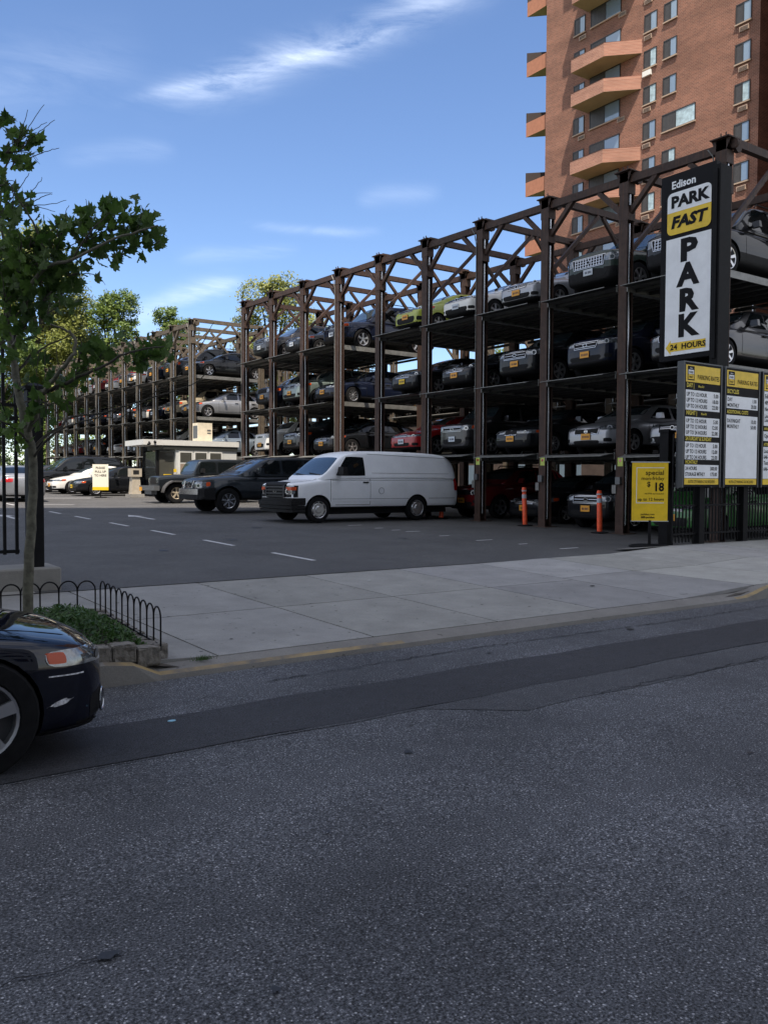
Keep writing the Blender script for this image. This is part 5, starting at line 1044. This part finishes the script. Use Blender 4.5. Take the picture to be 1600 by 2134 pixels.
# yellow special sign on a pole, facing the camera side
Rv=Vector((.8176,-.5758,0)).normalized(); bp=Vector((16.30,12.50,zg(12.5)))
sp=empty('special_rate_sign',tuple(bp)); tag(sp,'yellow special rate sign for 18 dollars on a round black base','sign')
def SPN(n,mb,mats,par=None): return link(n,mb.mesh(n,mats,30),sp if par is None else par)
O=Vector((0,0,.60))-Rv*.425; fn=lambda o_:panel_map(O,Rv,off=o_)
mb=MB(); mb.lathe([(.001,0),(.46,0),(.46,.03),(.40,.055),(.001,.06)],32,'Z'); SPN('base',mb,[M_black])
mb=MB(); mb.tube([(0,0,.05),(0,0,.62)],.035,10); mb.quad([tuple(O-Rv*.02+Vector((0,.01,-.01))),tuple(O+Rv*.85+Vector((0,.01,-.01))),tuple(O+Rv*.85+Vector((0,.01,1.37))),tuple(O-Rv*.02+Vector((0,.01,1.37)))]); SPN('stand',mb,[M_black])
mb=MB(); b0=len(mb.v)
flat(mb,[(0,0),(.83,0),(.83,1.355),(0,1.355)],fn(.012)); SPN('yellow_panel',mb,[M_yel])
mb=MB()
for x0_,x1_,y0_,y1_ in ((.10,.74,1.225,1.24),(.10,.74,.415,.43),(.10,.114,.43,1.225)): flat(mb,[(x0_,y0_),(x1_,y0_),(x1_,y1_),(x0_,y1_)],fn(.015))
SPN('border_line',mb,[M_sgw])
mb=MB(); put_plane(mb,[('special',.74,1.07,.15,'RIGHT',1.08,0,.012),('mon-friday',.74,.95,.115,'RIGHT',1.05,0,.010),('$',.43,.80,.16,'RIGHT',1,0,.02),('18',.74,.70,.27,'RIGHT',.9,0,.035),('18.375% tax included',.74,.62,.048,'RIGHT',1.1,0,.01),('up to 12 hours',.74,.475,.095,'RIGHT',1.05,0,.015),('parkfast.com',.53,.14,.062,'RIGHT',1,0,.015),('888-parkfast',.53,.07,.062,'RIGHT',1,0,.03)],fn(.015)); SPN('black_lettering',mb,[M_ink2])
mb=MB(); logo(mb,.56,.06,.17,fn); SPN('logo',mb,[M_ink2,M_sgw,M_yel])
mb=MB(); mb.tube([tuple(O-Rv*.03+Vector((0,-.01,1.36))),tuple(O+Rv*.86+Vector((0,-.01,1.36)))],.012,6); mb.tube([tuple(O-Rv*.02+Vector((0,-.01,0))),tuple(O+Rv*.85+Vector((0,-.01,0)))],.010,6); SPN('clip_bar',mb,[M_refl])
# pull up sign
bp=Vector((13.0,43.2,g(43.2))); ps=empty('pull_up_sign',tuple(bp)); tag(ps,'white sign reading PLEASE PULL UP TO HERE in the sunlit lot','sign')
O=Vector((0,0,.38))-Rv*.40; fn=lambda o_:panel_map(O,Rv,off=o_); Pn=lambda n,mb,mats:link(n,mb.mesh(n,mats),ps)
mb=MB(); mb.tube([(0,.02,0),(0,.02,.5)],.03,8); mb.lathe([(.001,0),(.3,0),(.3,.04),(.001,.05)],20,'Z'); Pn('stand',mb,[M_black])
mb=MB(); flat(mb,[(0,0),(.80,0),(.80,1.3),(0,1.3)],fn(.01)); Pn('white_panel',mb,[mat('cream_panel',(.72,.68,.56),.6)])
mb=MB(); flat(mb,[(0,0),(.80,0),(.80,.16),(0,.16)],fn(.014)); Pn('yellow_band',mb,[M_yel])
mb=MB(); put_plane(mb,[('PLEASE',.4,1.07,.15,'CENTER',1,0,.02),('PULL UP',.4,.88,.15,'CENTER',1,0,.02),('TO HERE',.4,.69,.15,'CENTER',1,0,.02)],fn(.014)); Pn('black_lettering',mb,[M_ink2])
# warning stickers and key boxes on columns
for k,i in enumerate((0,1,2,3)):
    yc=Y0+i*BP-.14; mb=MB(); mb.bb(X0-.012,X0-.002,-.11,.07,1.88,2.12)
    ws=link('warning_notice',mb.mesh('warning_notice',[mat('notice_lime',(.50,.60,.12),.5) if 'notice_lime' not in D.materials else D.materials['notice_lime']]),None,(0,yc,g(yc)))
    tag(ws,'small lime notice with a red mark, %s rack column from the tall sign'%NTH[i],'notice',group='notices on the rack columns')
    mb=MB(); mb.lathe([(.001,0),(.045,0)],14,'X',(X0-.016,-.02,2.04)); ms_=link('red_mark',mb.mesh('red_mark',[M_red]),ws)
    mb=MB(); mb.bb(X0-.10,X0-.003,-.08,.08,1.38,1.58); mb.bb(X0-.04,X0-.003,.10,.24,1.12,1.36,1); cb=link('control_box',mb.mesh('control_box',[M_frame,M_galv]),None,(0,yc,g(yc)))
    tag(cb,'grey control boxes below the lime notice, %s rack column from the tall sign'%NTH[i],'control box',group='control boxes on the rack columns')
# orange delineator posts
for k,(x,y,lab) in enumerate(((18.87,18.99,'left orange delineator post standing between two rack columns'),(18.75,15.94,'right orange delineator post nearest the yellow special sign'),(18.7,22.9,'orange delineator post half hidden behind the white van'))):
    r_=empty('delineator_post',(x-.15,y,g(y))); tag(r_,lab,'traffic post',group='orange delineator posts')
    mb=MB(); mb.lathe([(.001,0),(.24,0),(.24,.03),(.1,.05),(.001,.06)],20,'Z'); mb.build('base',M_rub,r_,None,40)
    mb=MB(); mb.lathe([(.075,.04),(.07,1.0),(.055,1.03),(.075,1.07),(.075,1.12),(.06,1.2),(.001,1.2)],16,'Z'); mb.build('tube',M_or,r_,None,40)
    mb=MB(); mb.lathe([(.074,.86),(.073,.98)],16,'Z'); mb.lathe([(.077,1.075),(.077,1.115)],16,'Z'); mb.build('reflective_band',M_refl,r_,None,40)
    r_.rotation_euler=(0.02*(k-1),-.03 if k<2 else 0,0)
# ------------------------------------------------------------ street fence and posts
def picket_fence(name,label,x0,x1,y,zf,h0,h1,sp_,m,pw=.028,rails=(.2,1.2),posts=(),post_w=.12,post_h=1.5):
    r_=empty(name,((x0+x1)/2,y,zf)); tag(r_,label,'fence'); o_=(-(x0+x1)/2,0,0)
    mb=MB(); n=int((x1-x0)/sp_)
    for k in range(n+1): x=x0+k*sp_; mb.bb(x-pw/2,x+pw/2,-pw/2,pw/2,h0,h1); mb.quad([(x-pw/2,-pw/2,h1),(x+pw/2,-pw/2,h1),(x,0,h1+.06)])
    link('picket_row',mb.mesh('picket_row',[m]),r_,o_)
    for z in rails: mb=MB(); mb.bb(x0,x1,-.022,.022,z-.022,z+.022); link('rail',mb.mesh('rail',[m]),r_,o_)
    for x in posts: mb=MB(); mb.bb(-post_w/2,post_w/2,-post_w/2,post_w/2,0,post_h); mb.box((0,0,post_h+.02),(post_w+.05,post_w+.05,.04)); link('post',mb.mesh('post',[m]),r_,(x-(x0+x1)/2,0,0))
    return r_
picket_fence('iron_fence','black iron picket fence under the rate boards along the sidewalk',16.75,48,12.22,.02,.08,2.6,.13,M_black,rails=(.28,.95,2.4),posts=(17.75,19.55,21.5,24,27,30),post_w=.2,post_h=2.75)
gp=MB(); gp.bb(-.12,.12,-.12,.12,0,2.68); gp.box((0,0,2.71),(.28,.28,.06)); q=gp.build('gate_post',M_black,None,(17.06,12.62,.0)); tag(q,'square black gate post between the yellow special sign and the rate boards','post')
picket_fence('iron_fence','black iron fence left of the entrance with widely spaced bars',-12,2.60,12.3,.31,.18,3.2,.155,M_black,pw=.04,rails=(.22,2.02,2.2),posts=(-2.5,-6),post_w=.14,post_h=3.2)
gp=MB(); gp.bb(-.10,.10,-.10,.10,0,2.42); gp.box((0,0,2.44),(.26,.26,.05)); gp.quad([(-.13,-.13,2.465),(.13,-.13,2.465),(0,0,2.53)]); gp.quad([(-.13,.13,2.465),(-.13,-.13,2.465),(0,0,2.53)]); gp.quad([(.13,-.13,2.465),(.13,.13,2.465),(0,0,2.53)]); q=gp.build('gate_post',M_black,None,(2.80,12.3,.31)); tag(q,'tall black gate post on the concrete block behind the young tree','post')
mb=MB(); mb.bb(-14,3.08,12.02,12.75,-.05,.31); q=mb.build('concrete_plinth',concrete('plinth_concrete',(.22,.21,.19),False)); bv=q.modifiers.new('b','BEVEL'); bv.width=.02; tag(q,'long concrete plinth under the left iron fence','plinth')
picket_fence('iron_fence','distant iron fence in front of the far trees at the left',-30,13.5,92,g(92),.1,2.6,.35,M_black,pw=.05,rails=(.3,2.3),posts=(-20,-10,0,10),post_h=2.8)
# ------------------------------------------------------------ young plane tree, pit, guard
BR= [([(1.96, 8.96, 0.11), (1.98, 8.97, 0.54), (2.01, 8.97, 1.02), (2.03, 8.97, 1.5), (2.03, 8.99, 1.79), (1.99, 9.03, 2.03)], 0.062, 0.045), ([(1.99, 9.03, 2.03), (1.94, 9.07, 2.27), (1.92, 9.16, 2.56), (1.89, 9.25, 2.86), (1.87, 9.28, 3.15), (1.84, 9.32, 3.49), (1.78, 9.37, 3.83), (1.73, 9.55, 4.29)], 0.045, 0.02), ([(2.0, 9.02, 1.98), (2.04, 8.87, 2.13), (2.05, 8.75, 2.34), (2.07, 8.61, 2.37), (2.14, 8.45, 2.51), (2.22, 8.28, 2.64), (2.26, 8.26, 2.77), (2.23, 8.28, 2.88), (2.13, 8.23, 2.91), (2.02, 8.19, 2.93)], 0.03, 0.008), ([(2.05, 8.75, 2.33), (2.21, 8.52, 2.42), (2.33, 8.32, 2.5), (2.49, 8.09, 2.58), (2.58, 7.96, 2.66), (2.75, 7.79, 2.72), (2.88, 7.63, 2.74)], 0.022, 0.006), ([(2.01, 9.0, 1.79), (2.15, 9.03, 1.93), (2.33, 9.03, 2.06), (2.44, 9.08, 2.15), (2.72, 9.01, 2.2), (3.13, 8.85, 2.35), (3.58, 8.66, 2.53), (3.75, 8.55, 2.69)], 0.018, 0.004), ([(2.02, 8.99, 1.69), (2.11, 8.69, 1.9), (2.21, 8.38, 2.01), (2.41, 8.12, 2.08), (2.56, 7.89, 2.08)], 0.014, 0.004), ([(1.89, 9.19, 2.8), (1.94, 8.98, 2.97), (1.95, 8.86, 3.19), (1.96, 8.74, 3.35), (2.07, 8.55, 3.52), (2.25, 8.3, 3.58), (2.48, 8.02, 3.71), (2.7, 7.75, 3.79), (2.84, 7.65, 3.84)], 0.03, 0.006), ([(2.07, 8.55, 3.52), (2.04, 8.58, 3.78), (1.95, 8.65, 4.01), (1.86, 8.73, 4.19), (1.8, 8.77, 4.33)], 0.014, 0.004), ([(2.25, 8.3, 3.58), (2.37, 8.1, 3.82), (2.53, 8.0, 4.0)], 0.01, 0.003), ([(1.87, 9.28, 3.15), (1.94, 9.49, 3.48), (1.91, 9.53, 3.88), (1.87, 9.58, 4.28), (1.92, 9.56, 4.67), (1.98, 9.4, 4.88), (2.06, 9.35, 5.01)], 0.02, 0.004), ([(1.78, 9.38, 3.85), (1.83, 9.23, 4.09), (1.9, 9.06, 4.2), (2.0, 8.87, 4.26)], 0.012, 0.003), ([(2.0, 9.01, 1.88), (1.88, 8.85, 1.97), (1.75, 8.83, 2.05), (1.61, 8.8, 2.09)], 0.016, 0.005), ([(1.92, 9.16, 2.56), (2.11, 9.22, 2.78), (2.25, 9.24, 2.89), (2.38, 9.16, 2.97), (2.52, 9.06, 3.04)], 0.014, 0.004), ([(1.94, 9.07, 2.27), (2.14, 9.18, 2.31), (2.28, 9.2, 2.25), (2.36, 9.13, 2.1)], 0.01, 0.003)]
TW= [[(1.91, 8.84, 4.8), (1.99, 8.79, 4.91), (2.06, 8.74, 5.04), (2.11, 8.71, 5.12)], [(1.91, 8.84, 4.8), (1.95, 8.82, 4.94), (1.98, 8.8, 5.07)], [(1.93, 8.83, 4.81), (2.06, 8.74, 4.91), (2.13, 8.69, 4.95)], [(2.02, 8.76, 4.81), (2.12, 8.7, 4.91), (2.19, 8.64, 4.97)], [(2.08, 8.71, 4.65), (2.17, 8.65, 4.69), (2.22, 8.61, 4.7)], [(1.86, 8.85, 4.25), (1.96, 8.79, 4.41), (1.98, 8.77, 4.46)], [(2.01, 8.74, 4.3), (2.07, 8.71, 4.39), (2.08, 8.7, 4.42)], [(2.03, 8.73, 4.27), (2.16, 8.64, 4.27)], [(2.03, 8.72, 4.15), (2.16, 8.63, 4.16), (2.27, 8.56, 4.2)], [(2.33, 8.5, 3.86), (2.27, 8.55, 3.98), (2.26, 8.56, 4.07), (2.29, 8.54, 4.15)], [(2.45, 8.42, 4.02), (2.43, 8.44, 4.14), (2.42, 8.45, 4.21)], [(2.07, 8.7, 4.22), (2.12, 8.67, 4.25), (2.16, 8.64, 4.26)], [(2.03, 8.72, 4.14), (2.18, 8.62, 4.09)], [(1.83, 8.9, 4.97), (1.87, 8.87, 5.01)], [(2.82, 8.16, 3.9), (2.94, 8.07, 3.96)], [(1.76, 8.95, 4.92), (1.8, 8.92, 4.98)], [(3.35, 7.74, 2.9), (3.41, 7.7, 3.03)], [(2.02, 8.65, 2.26), (2.01, 8.67, 2.54), (2.03, 8.66, 2.75), (2.02, 8.67, 2.82)], [(2.07, 8.61, 2.37), (2.07, 8.63, 2.61), (2.08, 8.62, 2.79)], [(2.21, 8.52, 2.43), (2.17, 8.56, 2.7), (2.17, 8.57, 2.8)], [(2.85, 8.07, 2.27), (3.08, 7.91, 2.48), (3.19, 7.84, 2.59)], [(2.47, 8.33, 2.1), (2.58, 8.25, 2.2), (2.7, 8.17, 2.22)]]
CL= [(2.7, 8.3, 3.97, 0.272, 26), (2.51, 8.43, 3.87, 0.234, 24), (2.89, 8.17, 3.93, 0.197, 18), (2.25, 8.61, 3.73, 0.257, 24), (2.07, 8.74, 3.83, 0.197, 14), (1.98, 8.79, 3.57, 0.281, 26), (1.86, 8.87, 3.29, 0.234, 18), (1.8, 8.92, 3.62, 0.225, 18), (1.79, 8.95, 4.1, 0.15, 8), (1.94, 8.85, 4.16, 0.169, 12), (2.02, 8.82, 4.76, 0.122, 8), (1.89, 8.91, 4.73, 0.197, 15), (1.93, 8.87, 4.57, 0.122, 8), (1.8, 8.98, 4.93, 0.103, 5), (1.78, 8.97, 4.36, 0.103, 6), (1.8, 8.89, 2.87, 0.187, 12), (2.0, 8.74, 2.69, 0.112, 5), (2.17, 8.65, 3.31, 0.225, 14), (2.37, 8.52, 3.55, 0.225, 16), (2.87, 8.13, 2.69, 0.197, 20), (2.59, 8.33, 2.74, 0.197, 15), (2.41, 8.45, 2.6, 0.197, 14), (2.26, 8.55, 2.46, 0.234, 14), (2.15, 8.62, 2.28, 0.187, 10), (2.06, 8.67, 2.11, 0.159, 7), (1.77, 8.87, 1.94, 0.225, 16), (2.43, 8.44, 2.71, 0.14, 7), (2.63, 8.36, 4.06, 0.14, 10), (2.79, 8.23, 3.74, 0.187, 12), (3.01, 8.08, 3.83, 0.103, 5), (2.12, 8.69, 3.46, 0.234, 14), (1.89, 8.84, 3.08, 0.187, 10), (2.28, 8.6, 3.92, 0.14, 6), (2.64, 8.36, 4.11, 0.066, 2), (2.2, 8.63, 3.18, 0.14, 5), (1.95, 8.76, 2.43, 0.103, 4), (3.04, 8.01, 2.74, 0.122, 7), (1.83, 8.92, 3.96, 0.14, 8)]
CL+=[(2.01, 8.96, 3.77, 0.234, 20), (1.89, 9.04, 3.58, 0.234, 22), (2.17, 8.85, 3.68, 0.211, 16), (1.85, 9.06, 3.44, 0.211, 16), (2.06, 8.91, 3.35, 0.234, 18), (1.89, 9.03, 3.16, 0.211, 14), (2.04, 8.91, 3.06, 0.211, 12), (2.28, 8.77, 3.51, 0.187, 12), (1.82, 9.05, 2.64, 0.14, 6), (2.44, 8.67, 4.01, 0.187, 12), (2.59, 8.56, 3.78, 0.234, 14), (2.83, 8.4, 4.13, 0.14, 10), (2.35, 8.71, 3.4, 0.187, 8)]
tr=empty('plane_tree',BR[0][0][0]); tag(tr,'young plane tree with dark lobed leaves growing in the kerbside pit','tree')
ro=Vector(BR[0][0][0]); rnd=random.Random(9)
def TR(n,mb,mats,sm=None): return link(n,mb.mesh(n,mats,sm),tr,tuple(-ro))
def rough(pts,a,b,n=8,j=.012,sub=4):
    P=[];Rr=[]
    V_=[Vector(p) for p in pts]
    for k in range(len(V_)-1):
        p0=V_[max(k-1,0)];p1=V_[k];p2=V_[k+1];p3=V_[min(k+2,len(V_)-1)]
        for s_ in range(sub):
            t=s_/sub; q=.5*((2*p1)+(-p0+p2)*t+(2*p0-5*p1+4*p2-p3)*t*t+(-p0+3*p1-3*p2+p3)*t**3)
            P.append(q+Vector((rnd.gauss(0,1),rnd.gauss(0,1),rnd.gauss(0,1)))*j*.35)
    P.append(V_[-1]); m=len(P)-1
    return P,[a+(b-a)*k/m for k in range(m+1)]
mb=MB(); P_t,R_t=rough(BR[0][0],BR[0][1]*.86,BR[0][2]*.86,j=.012); P_t=[P_t[0]-Vector((0,0,.35))]+P_t; R_t=[.085]+R_t; mb.tube(P_t,R_t,12); TR('trunk',mb,[M_bark],60)
for k,(pts,a,b) in enumerate(BR[1:]):
    mb=MB(); P_t,R_t=rough(pts,a,b); mb.tube(P_t,R_t,7)
    TR('branch',mb,[M_bark if a>.029 else M_twig],60)
mb=MB()
for t in [[tuple(Vector(q[0])*2-Vector(q[1]))]+list(q) for q in TW]: P_t,R_t=rough(t,.005,.0025,j=.008); mb.tube(P_t,R_t,4)
for x,y,z,r,n in CL:
    for k in range(max(2,n//4)):
        q=Vector((x,y,z)); e=q+Vector((rnd.uniform(-1,1),rnd.uniform(-1,1),rnd.uniform(-.6,1)))*r*1.3; P_t,R_t=rough([q-Vector((.1,0,.08)),q.lerp(e,.5)+Vector((0,0,.03)),e],.006,.002,j=.008); mb.tube(P_t,R_t,4)
TR('twigs',mb,[M_twig])
LEAF=[(0,0),(.10,-.06),(.30,.02),(.26,.16),(.50,.34),(.32,.40),(.34,.58),(.16,.56),(.0,.95),(-.16,.56),(-.34,.58),(-.32,.40),(-.50,.34),(-.26,.16),(-.30,.02),(-.10,-.06)]
def leaf(mb,p,size,rot):
    i=len(mb.v); pts=[]
    for a,b in LEAF: pts.append((a*size*1.05,b*size,-abs(a)*size*.35+.08*size*math.sin(b*3)))
    cc=(0,.35*size,0)
    for q in [cc]+pts: v=rot@Vector(q)+p; mb.v.append(tuple(v))
    n=len(pts)
    for k in range(n): mb.f.append((i,i+1+k,i+1+(k+1)%n)); mb.m.append(0)
mb=MB()
from mathutils import Euler
for x,y,z,r,n in CL:
    for k in range(int(n*1.8)):
        d=Vector((rnd.gauss(0,1),rnd.gauss(0,1.0),rnd.gauss(0,1))); d=d.normalized()*(rnd.random()**.5)*r*1.05; d.y*=1.5
        rot=Euler((rnd.uniform(.3,1.6),rnd.uniform(-.7,.7),rnd.uniform(-math.pi,math.pi))).to_matrix()
        leaf(mb,Vector((x,y,z))+d,rnd.uniform(.075,.15),rot)
TR('foliage',mb,[M_leafn])
# pit
def zs(x,y): return zg(y)+rise(x,y)
pit=empty('planter_edge',(1.3,8.5,zs(1.3,8.5))); tag(pit,'rough granite block edging around the planted tree pit','planter')
blk=random.Random(2)
def block(x0,x1,y0,y1):
    z=zs((x0+x1)/2,(y0+y1)/2); b=MB(); h=.17+blk.uniform(-.012,.012); cx,cy=(x0+x1)/2,(y0+y1)/2
    bm=bmesh.new(); bmesh.ops.create_cube(bm,size=1); bmesh.ops.scale(bm,verts=bm.verts,vec=(x1-x0-.012,y1-y0-.012,h)); bmesh.ops.bevel(bm,geom=bm.edges[:],offset=.018,segments=2,profile=.6,affect='EDGES'); bmesh.ops.subdivide_edges(bm,edges=bm.edges[:],cuts=2,use_grid_fill=True)
    for v in bm.verts: v.co+=Vector((blk.gauss(0,1),blk.gauss(0,1),blk.gauss(0,1)))*.004; v.co+=Vector((0,0,h/2-.02))
    me=D.meshes.new('granite_block'); bm.to_mesh(me); bm.free(); me.materials.append(M_stone)
    link('granite_block',me,pit,(cx-1.3,cy-8.5,z-zs(1.3,8.5)))
x=-.2
while x<2.7: w_=blk.uniform(.20,.30); block(x,min(x+w_,2.93),7.46,7.66); x+=w_
y=7.66
while y<9.55: w_=blk.uniform(.22,.32); block(2.74,2.93,y,min(y+w_,9.7)); y+=w_
x=-.2
while x<2.6: w_=blk.uniform(.22,.32); block(x,min(x+w_,2.72),9.5,9.7); x+=w_
sheet('pit_soil',[-.2,.6,1.4,2.74],[7.6,8.2,8.8,9.5],lambda x,y:zs(x,y)+.06+.03*math.sin(x*5+y*3),M_soil)
# weeds
mb=MB(); rnd=random.Random(31)
for k in range(9000):
    x=rnd.uniform(.2,2.72); y=rnd.uniform(7.68,9.5); hgt=.05+.20*max(0,math.exp(-((x-2.25)**2/.25+(y-8.9)**2/.35)))+.13*math.exp(-((x-2.45)**2/.1+(y-8.1)**2/.2))
    z=zs(x,y)+.08+rnd.random()**.7*hgt; s_=rnd.uniform(.012,.03); rot=Euler((rnd.uniform(0,1.3),rnd.uniform(-.8,.8),rnd.uniform(-3.14,3.14))).to_matrix()
    mb.quad([tuple(rot@Vector(q)+Vector((x,y,z))) for q in ((0,-s_*1.3,0),(s_*.5,0,.003),(0,s_*1.5,0),(-s_*.5,0,.003))])
tag(mb.build('weeds',M_weed),'low leafy green weeds filling the tree pit','weeds',kind='stuff')
# hooped guard
gd_=empty('tree_guard',(2.85,9.4,zs(2.85,9.4))); tag(gd_,'low black hooped iron guard around two sides of the tree pit','guard')
go=Vector((2.85,9.4,zs(2.85,9.4)))
def hoops(a,b,n,name):
    a=Vector(a); b=Vector(b); d=(b-a); L_=d.length; u=d.normalized(); sp_=L_/n; wd=sp_*1.0; mb=MB()
    for k in range(n+1):
        c=a+u*(sp_*(k)); x0=c-u*wd*.5; 
        pts=[]; z0=zs(c.x,c.y)+.10; H_=.30
        for j in range(13):
            t=math.pi*j/12; q=c-u*math.cos(t)*wd*.5; pts.append((q.x,q.y,z0+H_+math.sin(t)*wd*.55))
        pts=[(x0.x,x0.y,z0)]+pts+[((c+u*wd*.5).x,(c+u*wd*.5).y,z0)]
        mb.tube(pts,.0085,6)
    za=zs(a.x,a.y)+.12; zb2=zs(b.x,b.y)+.12; mb.bar((a.x,a.y,za),(b.x,b.y,zb2),.008,.08)
    link(name,mb.mesh(name,[M_black],60),gd_,tuple(-go))
hoops((2.85,9.42,0),(2.85,7.75,0),9,'hoop_row'); hoops((2.68,9.45,0),(-.6,9.45,0),17,'hoop_row')
# small litter
for x,y,s_,m_,lab,nm in ((2.19,5.68,.022,mat('litter_blue',(.25,.5,.65),.5),'small pale blue scrap lying on the road patch','litter'),(7.4,10.9,.02,M_white,'tiny white scrap on the sidewalk near the lot edge','litter'),(10.35,9.0,.035,M_dark,'small dark scrap lying on the sidewalk slabs','litter')):
    mb=MB(); 
    mb.lathe([(.001,.006),(s_,.004),(s_*1.05,.0)],10,'Z'); o=mb.build(nm,m_,None,(x,y,zs(x,y)+.012)); o.scale=(1.3,.8,1); tag(o,lab,'litter')
mb=MB(); rnd=random.Random(8)
for k in range(110):
    a=rnd.uniform(0,6.28); h_=rnd.uniform(.02,.06); x,y=rnd.gauss(0,.05),rnd.gauss(0,.015); mb.quad([(x,y,0),(x+.006,y,0),(x+math.cos(a)*.03,y+math.sin(a)*.03,h_)])
tag(mb.build('weed_tuft',M_weed,None,(3.22,7.55,zs(3.2,7.5))),'tuft of grass growing in the kerb joint','weed')
# ------------------------------------------------------------ trees beyond
def tree(x,y,h,cr,seed,label,mleaf=None,n=5200,lsz=.30,base=.22,group='trees beyond the parking racks',blobs=15,gap=1.0):
    rnd=random.Random(seed); z0=g(min(y,100)) if y>12 else 0; r_=empty('shade_tree',(x,y,z0)); tag(r_,label,'tree',group)
    mb=MB(); P_t,R_t=rough([(0,0,-.3),(rnd.uniform(-.3,.3),0,h*.25),(rnd.uniform(-.5,.5),rnd.uniform(-.4,.4),h*.5),(0,0,h*.8)],h*.028,h*.006,j=.1); mb.tube(P_t,R_t,8); mb.build('trunk',M_barkd,r_,None,60)
    C_=[]
    for k in range(blobs):
        a=rnd.uniform(0,6.28); t=(k+.5)/blobs; zz=h*(base+.1+(1-base-.18)*t); rad=cr*(math.sin(math.pi*min(1,.18+.80*t))**.6)*rnd.uniform(.25,.85)
        C_.append((Vector((math.cos(a)*rad,math.sin(a)*rad,zz)),cr*rnd.uniform(.26,.46)))
    C_.append((Vector((0,0,h*.92)),cr*.3))
    mb=MB()
    for c_,rad in C_:
        P_t,R_t=rough([(0,0,c_.z*.55),(c_.x*.5,c_.y*.5,c_.z*.8),tuple(c_)],h*.009,h*.002,j=.08); mb.tube(P_t,R_t,5)
    mb.build('limbs',M_barkd,r_,None,60)
    # leaf clumps: many small leaves gathered in sub clumps, denser at the shell
    V=[];Fc=[]
    tot=sum(r**2 for _,r in C_)
    for c_,rad in C_:
        m=int(n*rad*rad/tot); ns=max(6,m//26)
        subs=[]
        for k in range(ns):
            d=Vector((rnd.gauss(0,1),rnd.gauss(0,1),rnd.gauss(0,1))).normalized(); subs.append(c_+d*rad*(rnd.random()**.35)*Vector((1,1,.85)).z)
        for k in range(m):
            q=subs[rnd.randrange(ns)]+Vector((rnd.gauss(0,1),rnd.gauss(0,1),rnd.gauss(0,.8)))*rad*.13*gap; s_=lsz*rnd.uniform(.6,1.3)
            u=Vector((rnd.gauss(0,1),rnd.gauss(0,1),rnd.gauss(0,1))).normalized(); v=u.orthogonal().normalized()
            if v.z*u.x>2: pass
            i=len(V); V+= [tuple(q-u*s_*.5),tuple(q+v*s_*.33),tuple(q+u*s_*.6),tuple(q-v*s_*.33)]; Fc.append((i,i+1,i+2,i+3))
    me=D.meshes.new('crown'); me.from_pydata(V,[],Fc); me.materials.append(mleaf or M_leaff); link('crown',me,r_); return r_
tr_spec=[(24.0,101,28.5,7.6,'tall yellow green tree beyond the racks, left of the taupe rack top',M_leaff,34000),(12.5,104,25.5,7.6,'broad sunlit tree standing behind the street tree at the left',M_leaff,24000),(31.5,99,22,5.4,'lower bright green tree between the tall tree and the taupe rack beams',M_leafg,18000),
 (1.5,106,20,7,'tree at the far left behind the distant iron fence',M_leafg,16000),(37,96,20.5,5.5,'round tree just above the beams of the taupe rack',M_leafg,14000),(45.5,86,23.2,6.4,'airy tree rising behind the gap between the two front racks',M_leaff,22000),(56,84,19.5,5.5,'lower tree right of the airy tree behind the brown rack',M_leafg,7000),
 (-10,108,22,7,'tree farthest left, filling the space between the fence bars',M_leafg,14000),(6.5,99,23,6.5,'dense tree between the far left trees and the broad sunlit one',M_leaff,18000),(18.5,97,17,5.5,'short leafy tree in front of the tall yellow green tree',M_leafg,14000),(28,103,19.5,5.5,'middle sized tree behind the first beams of the taupe rack',M_leaff,14000),(62,66,14,5,'dense tree seen through the decks of the brown rack',M_leafg,6000),(52,60,11,4.5,'low green tree glimpsed under the decks behind the red sedan',M_leafg,6000),(70,74,17,5.5,'tree hidden far behind the right half of the rack',M_leafg,4000)]
for k,(x,y,h,cr,lab,ml,n) in enumerate(tr_spec): tree(x,y,h,cr,100+k,lab,ml,n,lsz=.33)
# hedge along the back of the lot, too dense to count
mb=MB(); rnd=random.Random(77)
for k in range(42000):
    x=rnd.uniform(-40,60); y=rnd.uniform(96,99); z=g(97)+rnd.random()*(6.2+1.5*math.sin(x*.37)+1.0*math.sin(x*1.3+1))+.05; s_=rnd.uniform(.2,.4)
    u=Vector((rnd.gauss(0,1),rnd.gauss(0,1),rnd.gauss(0,1))).normalized(); v=u.orthogonal(); q=Vector((x,y,max(z,.3)))
    mb.v+= [tuple(q-u*s_*.5),tuple(q+v*s_*.3),tuple(q+u*s_*.6),tuple(q-v*s_*.3)]; i=len(mb.v)-4; mb.f.append((i,i+1,i+2,i+3)); mb.m.append(0)
tag(link('undergrowth',mb.mesh('undergrowth',[M_leafg])),'green undergrowth along the far edge of the lot','undergrowth',kind='stuff')
